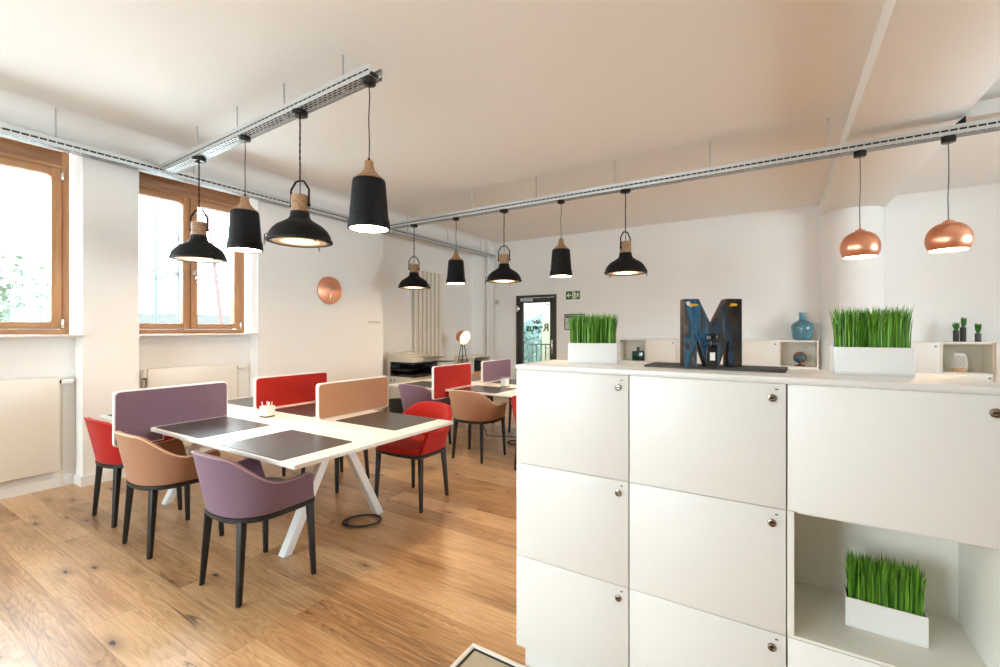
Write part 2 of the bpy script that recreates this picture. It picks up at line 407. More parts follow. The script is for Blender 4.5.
struct(MB().box(.54, 1.32, YF, YB, 3.245, ZC).build('trim_2', CEIL, bevel=.004))
col = MB().lathe([(0, 0), (.388, 0), (.388, 3.245), (0, 3.245)], (.93, YB, 0), 64).build('trim_3', WALL, smooth=True); struct(col)
struct(MB().box(1.32, XR, 5.30, 5.44, 3.25, 3.37).build('trim_4', WALL, bevel=.004))
b = MB()
for a, c in ys: b.box(XL-.19, XL-.175, a, c, 0, .09)
prev = YF
for a, c in ys + [(5.25, 8.17)]:
    b.box(XL, XL+.015, prev, a, 0, .09); prev = c
    b.box(XL-.19 if c < 5 else XL-.28, XL+.015, a, a+.015, 0, .09); b.box(XL-.19 if c < 5 else XL-.28, XL+.015, c-.015, c, 0, .09)
b.box(XL, XL+.015, 8.17, YB, 0, .09).box(XL-.28, XL-.265, 5.25, 8.17, 0, .09)
struct(b.build('baseboard_left', TRIMW))
struct(MB().box(XL, DX0-.06, YB-.015, YB, 0, .09).box(DX1+.06, .55, YB-.015, YB, 0, .09).box(1.31, XR, YB-.015, YB, 0, .09).build('baseboard_back', TRIMW))

# windows in the left wall
NY = {1: .20, 2: 1.945, 3: -1.48, 4: -3.16}
def window(k, y0, y1):
    r = bpy.data.objects.new('window_%d' % k, None); COL.objects.link(r); struct(r); r.location = (-5.78, y0, 1.42)
    W = y1-y0; H = 1.72; X = .03
    f = MB()
    f.box(-X-.03, X+.02, 0, .055, 0, H); f.box(-X-.03, X+.02, W-.055, W, 0, H)
    f.build('window_frame', LARCH_Z, r, bevel=.004)
    MB().box(-X-.03, X+.02, .055, W-.055, 0, .045).box(-X-.03, X+.02, .055, W-.055, 1.555, 1.585).build('window_frame', LARCH_Y, r, bevel=.004)
    MB().box(-X-.03, X+.012, .055, W-.055, 1.585, H).build('top_board', LARCH_D, r, bevel=.004)
    mid = W/2
    for i, (a, c) in enumerate(((.06, mid-.003), (mid+.003, W-.06))):
        s_ = bpy.data.objects.new('casement', None); COL.objects.link(s_); s_.parent = r
        z0, z1 = .05, 1.55; st = .072
        MB().box(-X, X+.035, a, a+st, z0, z1).box(-X, X+.035, c-st, c, z0, z1).build('stile', LARCH_Z, s_, bevel=.006)
        MB().box(-X, X+.033, a+st, c-st, z0, z0+st-.01).box(-X, X+.033, a+st, c-st, z1-st, z1).build('rail', LARCH_Y, s_, bevel=.006)
        MB().box(-.006, .006, a+st-.005, c-st+.005, z0+st-.015, z1-st+.005).build('pane', PANE, s_)
        yh = W-.058 if i else .058
        MB().box(X+.02, X+.045, yh-.012, yh+.012, z0+.01, z0+.09).box(X+.02, X+.045, yh-.012, yh+.012, z1-.10, z1-.02).build('hinge', CHROME, s_, bevel=.003)
    hb = MB().box(X+.035, X+.044, mid+.025, mid+.055, .66, .73).box(X+.044, X+.07, mid+.034, mid+.046, .69, .702).box(X+.062, X+.075, mid+.033, mid+.047, .60, .702)
    hb.build('handle', CHROME, r, bevel=.003)
    MB().box(.052, .30, max(0, NY[k]-y0), W+.04, -.022, .0).build('window_sill', TRIMW, r, bevel=.006, seg=3)
    return r
for k, (a, c) in enumerate(WIN_Y): window(k+1, a, c)
# unseen window added behind the camera to light the locker fronts (plain fixed lights)
for k, (a, c) in enumerate(((-4.4, -2.15),)):
    r = bpy.data.objects.new('window_%d' % (k+5), None); COL.objects.link(r); struct(r); r.location = (a, YF-.15, .5)
    W = c-a
    MB().box(0, .07, -.04, .04, 0, 2.5).box(W-.07, W, -.04, .04, 0, 2.5).box(W/2-.05, W/2+.05, -.04, .04, 0, 2.5).build('window_frame', LARCH_Z, r, bevel=.004)
    MB().box(.07, W-.07, -.038, .038, 0, .07).box(.07, W-.07, -.038, .038, 2.43, 2.5).build('rail', LARCH_Z, r, bevel=.004)
    MB().box(.06, W-.06, -.006, .006, .06, 2.44).build('pane', PANE, r)
    area('window_daylight', (a+W/2, YF-.35, 1.75), (PI/2, 0, 0), W, 2.5, portal=True)
r = bpy.data.objects.new('window_6', None); COL.objects.link(r); struct(r); r.location = (XR+.15, 3.2, 1.2)  # unseen window added to brighten the right side of the room
MB().box(-.04, .04, 0, .07, 0, 1.8).box(-.04, .04, 2.53, 2.6, 0, 1.8).box(-.04, .04, 1.26, 1.34, 0, 1.8).build('window_frame', LARCH_Z, r, bevel=.004)
MB().box(-.038, .038, .07, 2.53, 0, .07).box(-.038, .038, .07, 2.53, 1.73, 1.8).build('rail', LARCH_Y, r, bevel=.004)
MB().box(-.006, .006, .06, 2.54, .06, 1.74).build('pane', PANE, r)
area('window_daylight', (XR+.32, 4.5, 2.1), (0, PI/2, 0), 1.8, 2.6, portal=True)
area('door_daylight', (-4.4, YB+.31, 1.1), (-PI/2, 0, 0), .8, 2.0, portal=True)

# radiators under the windows
def panel_radiator(y0, y1, zt, label, left_valve):
    r = thing('panel_radiator', label, 'radiator', (-5.66, y0, 0), 0, None); W = y1-y0
    MB().box(-.012, .03, 0, W, .16, zt).build('front_panel', RADW, r, bevel=.006, seg=3)
    MB().box(-.032, -.012, .02, W-.02, .19, zt-.02).box(-.052, -.032, .1, .16, .3, zt-.1).box(-.052, -.032, W-.16, W-.1, .3, zt-.1).build('back_panel', PRNG, r)
    for lv in ((True, False) if left_valve else (False,)):
        rad_valve(r, W, zt, lv)
    return r
def rad_valve(r, W, zt, left_valve):
    y = 0 if left_valve else W; s = -1 if left_valve else 1
    Mx = Matrix.Translation((.0, y, zt-.05)) @ Matrix.Rotation(-s*PI/2, 4, 'X')
    if left_valve: Mx = Matrix.Translation((0, -.022, zt-.11))
    MB().lathe([(0, 0), (.014, 0), (.014, .02), (0, .02)], n=16, M=Mx).build('valve_base', BLKP, r, smooth=True)
    MB().lathe([(0, .015), (.022, .015), (.026, .03), (.024, .095), (.019, .10), (0, .10)], n=16, M=Mx).build('thermostat', RADW, r, smooth=True)
    MB().tube([(0, y+s*(.022), zt-.1), (0, y+s*.022, .05), (-.03, y+s*.022, .03)], .007).build('pipe', RADC, r, smooth=True)
    return r
panel_radiator(.28, 1.38, 1.03, 'cream panel radiator under the nearest window, cut by the left edge', False)
panel_radiator(2.06, 2.98, 1.05, 'white panel radiator under the far window behind the purple screen', True)
r = thing('column_radiator', 'tall cream vertical radiator of slats on the wall behind the copier', 'radiator', (-5.76, 6.24, 0))
for k in range(7):
    MB().box(0, .035, k*.117, k*.117+.088, .35, 2.58).build('slat', RADC, r, bevel=.008, seg=3)
for z_ in (.45, 2.4): MB().box(-.03, -.001, .05, .78, z_, z_+.05).build('header_pipe', RADC, r)

# ------------------------------------------------------------------ outside
struct(MB().box(-40, XO-.05, -20, 30, -.6, -.5).build('ground', mat('paving', (.62, .62, .60), .9, vary=((.68, .68, .66), 2, 3))))
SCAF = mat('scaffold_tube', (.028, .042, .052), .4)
sf = thing('scaffolding', 'pale steel scaffolding tubes standing outside the far window', 'scaffolding', (-9, 4, -.5))
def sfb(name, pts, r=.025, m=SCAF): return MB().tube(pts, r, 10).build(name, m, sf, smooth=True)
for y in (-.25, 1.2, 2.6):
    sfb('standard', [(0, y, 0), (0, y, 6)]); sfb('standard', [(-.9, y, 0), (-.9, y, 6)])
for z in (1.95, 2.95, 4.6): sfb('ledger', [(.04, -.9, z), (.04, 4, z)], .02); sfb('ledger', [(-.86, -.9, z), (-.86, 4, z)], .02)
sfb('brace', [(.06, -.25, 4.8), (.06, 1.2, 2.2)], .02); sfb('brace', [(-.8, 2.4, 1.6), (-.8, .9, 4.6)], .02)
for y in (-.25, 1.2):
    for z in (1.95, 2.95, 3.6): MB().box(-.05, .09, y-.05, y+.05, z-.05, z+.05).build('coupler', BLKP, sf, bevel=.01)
wb = thing('warning_board', 'red and white slanted plank leaning against the scaffolding', 'board', (-8.6, 4.5, -.5))
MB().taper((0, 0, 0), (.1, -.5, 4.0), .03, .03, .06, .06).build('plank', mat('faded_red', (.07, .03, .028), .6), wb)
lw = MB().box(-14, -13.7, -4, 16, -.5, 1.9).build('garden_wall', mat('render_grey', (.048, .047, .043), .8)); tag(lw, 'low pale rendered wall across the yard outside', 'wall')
LEAF = mat('outdoor_leaf', (.033, .055, .022), .6, vary=((.05, .065, .042), 3, 2))
LEAF2 = mat('stairwell_leaf', (.016, .046, .026), .6, vary=((.030, .062, .060), 2, 2))
def tree(loc, R, H, label, m, n=900, LS=1):
    t = thing('tree', label, 'tree', loc)
    MB().tube([(0, 0, 0), (.05, .02, H*.5), (0, 0, H)], .08, rs=[.1, .08, .04]).build('trunk', mat('bark', (.05, .035, .025), .9), t, smooth=True)
    f = MB()
    for _ in range(n):
        d = Vector((random.gauss(0, 1), random.gauss(0, 1), random.gauss(0, 1))).normalized()*R*random.random()**.45
        c = Vector((0, 0, H)) + Vector((d.x, d.y, d.z*.9))
        a, e = random.random()*2*PI, random.uniform(-.9, .9); s = random.uniform(.05, .10)*LS
        u = Vector((math.cos(a), math.sin(a), e*.5))*s; v = Vector((-math.sin(a)*.5, math.cos(a)*.5, math.cos(e)))*s*.6
        f.quad(c-u, c-v, c+u, c+v)
    if LS < 1: f.lathe([(R*.86*math.sin(k*PI/12) if 0 < k < 12 else 0, H-R*.80*math.cos(k*PI/12)) for k in range(13)], n=20)  # solid core added inside the crown to block bright sky gaps
    f.build('foliage', m, t)
    return t
tree((-10.8, 1.75, -.5), 1.0, 2.5, 'blurred green tree outside the nearest window', LEAF, 520)

# stairwell behind the glass door
struct(MB().box(-9, -2.5, YB+.3, 11.5, -.1, 0).build('landing_floor', mat('landing_stone', (.35, .33, .28), .7)))
struct(MB().box(-4.98, -2.5, 10.0, 10.2, 0, 3.4).build('wall_stairwell', mat('stairwell_cream', (.23, .225, .15), .8)))
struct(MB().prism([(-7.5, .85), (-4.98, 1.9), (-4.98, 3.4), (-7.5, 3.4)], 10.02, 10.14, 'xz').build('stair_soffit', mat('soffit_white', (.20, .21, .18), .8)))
rl = thing('stair_railing', 'dark metal bar railing beyond the glass door', 'railing', (-6.6, 9.5, 0))
MB().box(0, 3.2, -.02, .02, 1.11, 1.14).box(0, 3.2, -.012, .012, .1, .13).build('handrail', BROWN, rl)
for k in range(27): MB().box(.06+k*.118, .085+k*.118, -.01, .01, 0, 1.12).build('baluster', mat('railing_olive', (.07, .06, .03), .5), rl)
tree((-7.3, 13.2, -2.2), 2.3, 3.0, 'bluish green tree seen through the glass door', LEAF2, 12000, .9)

# ------------------------------------------------------------------ glass door
dr = bpy.data.objects.new('door_1', None); COL.objects.link(dr); struct(dr); dr.location = (DX0, YB, 0)
W = DX1-DX0
MB().box(.0, .05, -.02, .1, 0, DZ-.05).box(W-.05, W, -.02, .1, 0, DZ-.05).box(0, W, -.02, .1, DZ-.05, DZ).build('door_frame', BROWN, dr, bevel=.003)
lf = bpy.data.objects.new('door_leaf', None); COL.objects.link(lf); lf.parent = dr
MB().box(.055, .165, -.01, .05, .01, 2.155).box(W-.15, W-.055, -.01, .05, .01, 2.155).box(.165, W-.15, -.01, .05, 2.05, 2.155).box(.165, W-.15, -.01, .05, .01, .25).build('leaf_frame', BROWN, lf, bevel=.003)
MB().box(.16, W-.145, .012, .022, .245, 2.055).build('pane', PANE, lf)
INK = mat('black_vinyl', (.012, .012, .014), .5)
text_mesh('lettering', 'Regus', .232, INK, lf, (.515, .0105, 1.505), (PI/2, 0, PI), bold=.007)
MB().lathe([(0, 0), (.028, 0), (.028, .002), (0, .002)], n=16, M=Matrix.Translation((.445, .0115, 1.625)) @ Matrix.Rotation(PI/2, 4, 'X')).build('red_dot', mat('red_vinyl', (.7, .02, .01), .5), lf)
MB().tube([(.49, .0105, 1.67), (.495, .0105, 1.62), (.52, .0105, 1.605), (.545, .0105, 1.64)], .014, 6).build('swoosh', INK, lf)
MB().box(W-.23, W-.17, .009, .0115, 1.985, 2.005).build('sticker', INK, lf)
MB().box(.13, .42, -.06, -.01, 2.08, 2.145).box(.2, .6, -.035, -.015, 2.145, 2.165).build('door_closer', GALV, dr, bevel=.006)
MB().box(-.012, .07, -.045, -.02, 1.86, 1.99).box(.03, .10, -.04, -.02, 1.90, 1.96).build('hinge', CHROME, dr, bevel=.004)
MB().box(W-.115, W-.085, -.02, -.01, .95, 1.25).tube([(W-.1, -.02, 1.06), (W-.1, -.06, 1.06), (W-.22, -.06, 1.06)], .011).lathe([(0, 0), (.015, 0), (.015, .012), (0, .012)], n=12, M=Matrix.Translation((W-.1, -.02, 1.18)) @ Matrix.Rotation(PI/2, 4, 'X')).build('handle', CHROME, dr, bevel=.002)

# exit sign
sg = thing('exit_sign', 'green and cream emergency exit sign beside the glass door', 'sign', (-3.755, YB, 2.09))
MB().box(0, .14, -.006, 0, 0, .17).box(.165, .305, -.006, 0, 0, .17).build('sign_board', GREEN, sg)
MB().prism([(.015, .085), (.065, .135), (.085, .135), (.055, .098), (.125, .098), (.125, .072), (.055, .072), (.085, .035), (.065, .035)], -.0085, -.006, 'xz').build('arrow', CREAM, sg)
fg = MB().box(.18, .215, -.0085, -.006, .015, .155)
fg.prism([(.262+.014*math.cos(k*PI/5), .137+.014*math.sin(k*PI/5)) for k in range(10)], -.0085, -.006, 'xz')
fg.prism([(.245, .12), (.275, .125), (.268, .08), (.288, .05), (.278, .04), (.252, .07), (.24, .02), (.225, .02), (.238, .075)], -.0085, -.006, 'xz')
fg.prism([(.225, .105), (.25, .122), (.245, .108), (.228, .093)], -.0085, -.006, 'xz').prism([(.27, .115), (.298, .095), (.292, .087), (.268, .103)], -.0085, -.006, 'xz')
fg.build('running_figure', CREAM, sg)
nb = thing('notice_frame', 'dark framed wall notice partly hidden behind the small grass planter', 'picture frame', (-3.79, YB, 1.46))
MB().box(0, .45, -.015, 0, 0, .02).box(0, .45, -.015, 0, .30, .33).box(0, .02, -.015, 0, .02, .30).box(.43, .45, -.015, 0, .02, .30).build('frame', mat('grey_frame', (.12, .11, .12), .4), nb)
MB().box(.02, .43, -.006, 0, .02, .30).build('sheet', mat('notice_paper', (.62, .58, .56), .7), nb)
MB().box(.03, .42, -.009, -.006, .25, .29).box(.20, .21, -.009, -.006, .03, .25).box(.03, .42, -.009, -.006, .14, .15).build('print', mat('notice_ink', (.10, .10, .12), .7), nb)
sw = thing('wall_switch', 'small square cream switch box high on the back wall corner', 'switch', (-5.44, YB, 2.04))
MB().box(-.05, .05, -.02, 0, 0, .11).build('plate', mat('switch_cream', (.60, .53, .44), .5), sw, bevel=.005); MB().lathe([(0, 0), (.012, 0), (.012, .004), (0, .004)], n=12, M=Matrix.Translation((-.0, -.02, .055)) @ Matrix.Rotation(PI/2, 4, 'X')).build('knob', PRNG, sw)
pc = MB().lathe([(0, 0), (.045, 0), (.045, 3.43), (0, 3.43)], (-5.46, 8.30, 0), 20).build('wall_pipe', TRIMW, smooth=True); tag(pc, 'white vertical pipe in the far left corner of the room', 'pipe')
wl = text_mesh('wall_lettering', 'COPY POINT', .046, mat('wall_letters', (.42, .33, .28), .6), None, (XL+.001, 5.07, 1.58), (PI/2, 0, PI/2))
tag(wl, 'small bronze COPY POINT lettering on the wall beside the copier', 'lettering')

# ------------------------------------------------------------------ copper clock
ck = thing('wall_clock', 'round brushed copper wall clock with two silver hands', 'clock', (XL, 4.215, 2.03))
RY = Matrix.Rotation(PI/2, 4, 'Y')
MB().lathe([(0, 0), (.19, 0), (.2, .004), (.2, .022), (.19, .024), (.12, .034), (0, .046)], n=64, M=RY).build('dial', COPPER, ck, smooth=True)
MB().lathe([(0, .04), (.014, .04), (.014, .056), (0, .058)], n=16, M=RY).build('hub', MIRS, ck, smooth=True)
MB().taper((.052, 0, -.02), (.052, -.045, .115), .004, .004, .014, .010).build('hour_hand', MIRS, ck)
MB().taper((.056, 0, .02), (.056, -.03, -.15), .004, .004, .012, .008).build('minute_hand', MIRS, ck)

# ------------------------------------------------------------------ suspended perforated rails
def rail(name, p0, length, axis, zb, label, rods, wid=.11, h=.078, tilt=0):
    """channel starting at p0 (near corner), running along +x or +y"""
    r = thing(name, label, 'ceiling rail', (p0[0], p0[1], zb), 0, None)
    bm = bmesh.new(); uv = bm.loops.layers.uv.new('slots')
    def q(a, b_, c, d, u0, u1, v0, v1):
        vs = [bm.verts.new(p if axis == 'x' else (p[1], p[0], p[2])) for p in (a, b_, c, d)]
        f = bm.faces.new(vs)
        for l, t in zip(f.loops, ((u0, v0), (u1, v0), (u1, v1), (u0, v1))): l[uv].uv = t
    L_ = length
    q((0, 0, 0), (L_, 0, 0), (L_, wid, 0), (0, wid, 0), 0, L_, .004, .004+wid)
    def flange(y):
        q((0, y, 0), (L_, y, 0), (L_, y, h*.3), (0, y, h*.3), 0, 0, 0, 0)
        q((0, y, h*.3), (L_, y, h*.3), (L_, y, h*.65), (0, y, h*.65), 0, L_, .0, .022)
        q((0, y, h*.65), (L_, y, h*.65), (L_, y, h), (0, y, h), 0, 0, 0, 0)
        s = .012 if y == 0 else -.012
        q((0, y, h), (L_, y, h), (L_, y+s, h), (0, y+s, h), 0, 0, 0, 0)
    flange(0); flange(wid)
    me = bpy.data.meshes.new('channel'); bm.to_mesh(me); bm.free(); me.materials.append(PERF)
    o = bpy.data.objects.new('channel', me); COL.objects.link(o); o.parent = r
    r.rotation_euler = (0, -tilt, 0)
    c_ = MB()
    for q_ in (.017, .055, .093): c_.tube([(.03, q_, .037), (L_-.03, q_, .037)] if axis == 'x' else [(q_, .03, .037), (q_, L_-.03, .037)], .0155, 6)
    c_.build('slot_shade_fill', BLKP, r)  # black tubes added in the channel, standing in for shade behind the slots
    for t in rods:
        x, y = (t, wid/2) if axis == 'x' else (wid/2, t)
        MB().tube([(x, y, 0), (x, y, ZC-zb-x*tilt)], .006, 8).lathe([(0, .002), (.013, .002), (.013, .014), (0, .014)], (x, y, 0), 6).build('threaded_rod', GALV, r)
    return r
R1Z, R2Z = 3.092, 3.068
RODS1 = [0.616, 1.328, 2.022, 2.73]
RODS2 = [0.708, 1.711, 2.728, 3.754, 4.763, 5.766, 8.3, 10.2]
RODS3 = [0.9, 2.9, 5.205, 6.308, 7.595, 9.639, 10.739, 11.868]
rail('perforated_rail', (-5.38, 2.09), 3.06, 'x', R1Z, 'perforated steel rail holding four black lamps over the near table', RODS1, tilt=.026)
rail('perforated_rail', (-5.38, 5.10), 10.9, 'x', R2Z, 'long perforated steel rail crossing the room with black and copper lamps', RODS2)
rail('perforated_rail', (-5.49, -3.9), 12.4, 'y', R2Z, 'perforated steel rail running along the window wall above the windows', RODS3)
bk = thing('rail_bracket', 'black triangular bracket on the rail right of the ceiling beam', 'bracket', (1.27, 5.24, R2Z+.0))
MB().prism([(-.12, .03), (.05, .03), (.05, .175)], -.03, .03, 'xz').build('plate', BLKM, bk, bevel=.004)
MB().tube([(-.12, -.02, .045), (-.05, -.035, .07), (0, -.035, .10)], .012, 8).build('clamp', CHROME, bk, smooth=True)

# ------------------------------------------------------------------ pendant lamps
def cyl_lamp(loc, label, group, drop):
    """loc: underside of the rail; drop: rail to rim"""
    r = thing('cylinder_pendant_lamp', label, 'pendant lamp', loc, 0, group)
    MB().lathe([(0, 0), (.045, 0), (.047, -.006), (.045, -.03), (.03, -.038), (0, -.038)], n=28).build('canopy', BLKG, r, smooth=True)
    zt = -drop+.466
    MB().tube([(0, 0, -.036), (.006, 0, -.12), (-.005, .002, -.26), (.004, 0, zt+.12), (0, 0, zt)], .0035, 8).build('cable', BLKM, r, smooth=True)
    MB().lathe([(0, zt+.02), (.008, zt+.02), (.012, zt), (.012, zt-.005), (0, zt-.005)], n=16).build('cord_grip', BLKM, r, smooth=True)
    MB().lathe([(0, zt), (.026, zt), (.030, zt-.006), (.032, zt-.038), (.040, zt-.062), (.062, zt-.091), (.096, zt-.120), (.107, zt-.131), (.10, zt-.133), (0, zt-.133)], n=40).build('wood_neck', NECKW, r, smooth=True)
    z1, z0 = zt-.131, -drop
    MB().lathe([(.104, z1), (.108, z1-.004), (.111, z1-.02), (.131, z0+.068), (.137, z0+.064), (.141, z0+.004), (.139, z0), (.128, z0), (.100, z1-.01), (0, z1-.01)], n=56).build('shade', BLKM, r, smooth=True)
    MB().lathe([(.129, z0+.004), (.124, z0+.05), (0, z0+.052)], n=48).build('reflector', INNER, r, smooth=True)
    MB().lathe([(0, z0+.006), (.127, z0+.006), (.127, z0+.010), (0, z0+.010)], n=48).build('diffuser', DIFF_C, r, smooth=True)
    return r
def dome_lens_mat():
    m = bpy.data.materials.new('dome_lens'); m.use_nodes = True; nt = m.node_tree; N = nt.nodes; L = nt.links
    b = N['Principled BSDF']; b.inputs['Roughness'].default_value = .3; b.inputs['Base Color'].default_value = (.5, .42, .32, 1); b.inputs['Specular IOR Level'].default_value = .3
    tc = N.new('ShaderNodeTexCoord'); sp = N.new('ShaderNodeSeparateXYZ'); L.new(tc.outputs['Object'], sp.inputs[0])
    c = N.new('ShaderNodeCombineXYZ'); L.new(sp.outputs[0], c.inputs[0]); L.new(sp.outputs[1], c.inputs[1])
    ln = N.new('ShaderNodeVectorMath'); ln.operation = 'LENGTH'; L.new(c.outputs[0], ln.inputs[0])
    mr = N.new('ShaderNodeMapRange'); mr.interpolation_type = 'SMOOTHSTEP'; mr.inputs[1].default_value = .02; mr.inputs[2].default_value = .16; mr.inputs[3].default_value = 8.; mr.inputs[4].default_value = .10
    L.new(ln.outputs['Value'], mr.inputs[0]); b.inputs['Emission Color'].default_value = (1, .56, .26, 1); L.new(mr.outputs[0], b.inputs['Emission Strength'])
    return m
LENS = dome_lens_mat()
def dome_lamp(loc, label, group, drop, rz):
    r = thing('dome_pendant_lamp', label, 'pendant lamp', loc, rz, group)
    MB().lathe([(0, 0), (.058, 0), (.06, -.006), (.057, -.03), (.045, -.036), (0, -.036)], n=28).build('canopy', BLKG, r, smooth=True)
    z0 = -drop; zw = z0+.36                     # wood top
    zh = zw+.115                                # handle top
    MB().tube([(0, 0, -.034), (.004, 0, -.14), (-.004, .003, -.28), (.003, 0, zh+.08), (0, 0, zw)], .0035, 8).build('cable', BLKM, r, smooth=True)
    ch = MB(); z = -.036; k = 0
    while z > zh+.01:
        a = k % 2 * PI/2; ca, sa = math.cos(a)*.006, math.sin(a)*.006
        ch.tube([(ca, sa, z), (ca, sa, z-.022), (0, 0, z-.027), (-ca, -sa, z-.022), (-ca, -sa, z), (0, 0, z+.005)], .0024, 4, closed=True); z -= .026; k += 1
    ch.build('chain', BLKM, r)
    hp = [(-.078, 0, zw-.09), (-.078, 0, zw+.045), (-.035, 0, zh-.006), (0, 0, zh), (.035, 0, zh-.006), (.078, 0, zw+.045), (.078, 0, zw-.09)]
    hd = MB()
    for p, q in zip(hp, hp[1:]): hd.tube([p, q], .0075, 6)
    hd.tube([(-.09, 0, zw-.075), (.09, 0, zw-.075)], .008, 8)
    hd.build('handle', BLKM, r, smooth=True)
    MB().lathe([(0, zw), (.060, zw), (.064, zw-.005), (.064, zw-.128), (0, zw-.128)], n=36).build('wood_neck', NECKW, r, smooth=True)
    zn = zw-.128
    prof = [(.05, zn+.002), (.068, zn), (.07, zn-.012), (.072, zn-.035), (.085, zn-.058), (.125, zn-.085), (.168, zn-.110), (.200, zn-.142), (.220, zn-.175), (.232, z0+.018), (.240, z0+.012), (.240, z0), (.232, z0-.003), (.210, z0-.003), (.21, z0+.01), (.19, zn-.15), (.1, zn-.09), (0, zn-.08)]
    MB().lathe(prof, n=64).build('shade', BLKM, r, smooth=True)
    MB().lathe([(0, z0+.002), (.212, z0+.002), (.212, z0+.006), (0, z0+.006)], n=56).build('lens', LENS, r, smooth=True)
    MB().lathe([(.196, z0-.001), (.214, z0-.006), (.214, z0+.002), (.196, z0+.002)], n=56).build('lens_ring', mat('ring_grey', (.06, .055, .05), .4), r, smooth=True)
    for k in range(3):
        a = PI/2 + k*2*PI/3; ca, sa = math.cos(a), math.sin(a)
        P_ = lambda rad, z: (rad*ca, rad*sa, z)
        MB().tube([P_(.222, z0+.055), P_(.246, z0+.045), P_(.249, z0-.004), P_(.238, z0-.012)], .004, 6).tube([P_(.25+.009*math.cos(t*PI/4), z0-.022+.009*math.sin(t*PI/4)) for t in range(8)], .0022, 5, closed=True).build('clip', BLKM, r, smooth=True)
    return r
def copper_lamp(loc, label, drop):
    r = thing('copper_pendant_lamp', label, 'pendant lamp', loc, 0, None)
    MB().lathe([(0, 0), (.045, 0), (.047, -.006), (.047, -.045), (.04, -.05), (0, -.05)], n=28).build('canopy', BLKG, r, smooth=True)
    z0 = -drop; zt = z0+.235
    MB().tube([(0, 0, -.048), (.003, 0, -.3), (-.003, 0, -.5), (0, 0, zt+.02)], .0038, 8).build('cable', mat('grey_cable', (.10, .09, .09), .6), r, smooth=True)
    MB().lathe([(0, zt+.022), (.012, zt+.022), (.016, zt+.014), (.035, zt+.008), (.038, zt-.006), (0, zt-.006)], n=24).build('cap', COPPER, r, smooth=True)
    prof = []
    for k in range(15):
        t = k/14*PI*.70; prof.append((.147*math.sin(t)**.85 if k else .0, z0+.088+(.145*math.cos(t) if t < PI/2 else .150*math.cos(t))))
    prof[-1] = (prof[-1][0], z0); inner = [(max(r_-.004, 0), z-.004 if z > z0+.05 else z) for r_, z in prof][::-1]
    MB().lathe(prof + inner, n=64).build('shade', COPPER, r, smooth=True)
    rb = prof[-1][0]
    MB().lathe([(0, z0+.012), (rb, z0+.012), (rb, z0+.016), (0, z0+.016)], n=48).build('diffuser', DIFF_C, r, smooth=True)
    return r
gA, gB = 'black pendant lamps over the near table', 'black pendant lamps over the far tables'
Y1, Y2_ = 2.14, 5.15
dome_lamp((-4.725, Y1, 3.109), 'black dome pendant with wooden neck hanging in front of the far window', gA, .975, .6)
cyl_lamp((-3.924, Y1, 3.130), 'black cylinder pendant with wooden cone between the two near dome lamps', gA, .982)
dome_lamp((-3.151, Y1, 3.150), 'largest looking black dome pendant with chain, left of the nearest cylinder lamp', gA, 1.01, .35)
cyl_lamp((-2.383, Y1, 3.170), 'nearest black cylinder pendant at the end of the near rail', gA, 1.022)
dome_lamp((-4.745, Y2_, R2Z), 'small looking black dome pendant in front of the tall cream radiator', gB, .962, 1.0)
cyl_lamp((-3.94, Y2_, R2Z), 'black cylinder pendant above the lit tripod lamp', gB, .945)
dome_lamp((-3.133, Y2_, R2Z), 'black dome pendant left of the glass door, between two cylinder lamps', gB, .955, .2)
cyl_lamp((-2.304, Y2_, R2Z), 'black cylinder pendant above the green exit sign', gB, .945)
dome_lamp((-1.499, Y2_, R2Z), 'rightmost black dome pendant, above the grass planter and letter', gB, .955, 1.1)
copper_lamp((.62, Y2_, R2Z), 'copper dome pendant hanging in front of the round column', .952)
copper_lamp((1.199, Y2_, R2Z), 'copper dome pendant nearest the right edge', .943)

# ------------------------------------------------------------------ chairs
def shell_pt(s, v):
    """s -1..1 around the U (0 = back centre), v 0..1 up"""
    q = abs(s); sg_ = 1 if s >= 0 else -1
    a0, a1, b0, b1, f0, f1 = .260, .305, .234, .300, .208, .175
    a = a0+(a1-a0)*v**.8; b_ = b0+(b1-b0)*v**1.1; f = f0+(f1-f0)*v
    n = 2.4
    if q < .6:
        ph = q/.6*PI/2; x = a*math.sin(ph)**(2/n); y = -b_*max(math.cos(ph), 0)**(2/n)
    else:
        x = a - .012*((q-.6)/.4)**2; y = f*(q-.6)/.4
    # height of the rim
    def ss(t): t = min(max(t, 0), 1); return t*t*(3-2*t)
    h = .792 - .008*(q/.17)**2 if q < .17 else .784-.162*ss((q-.17)/.43)
    h += .012*ss((q-.7)/.3)
    z0 = .452
    z = z0+(h-z0)*v
    if q > .93: z -= (q-.93)/.07*.028*v**3
    return Vector((sg_*x, y, z))
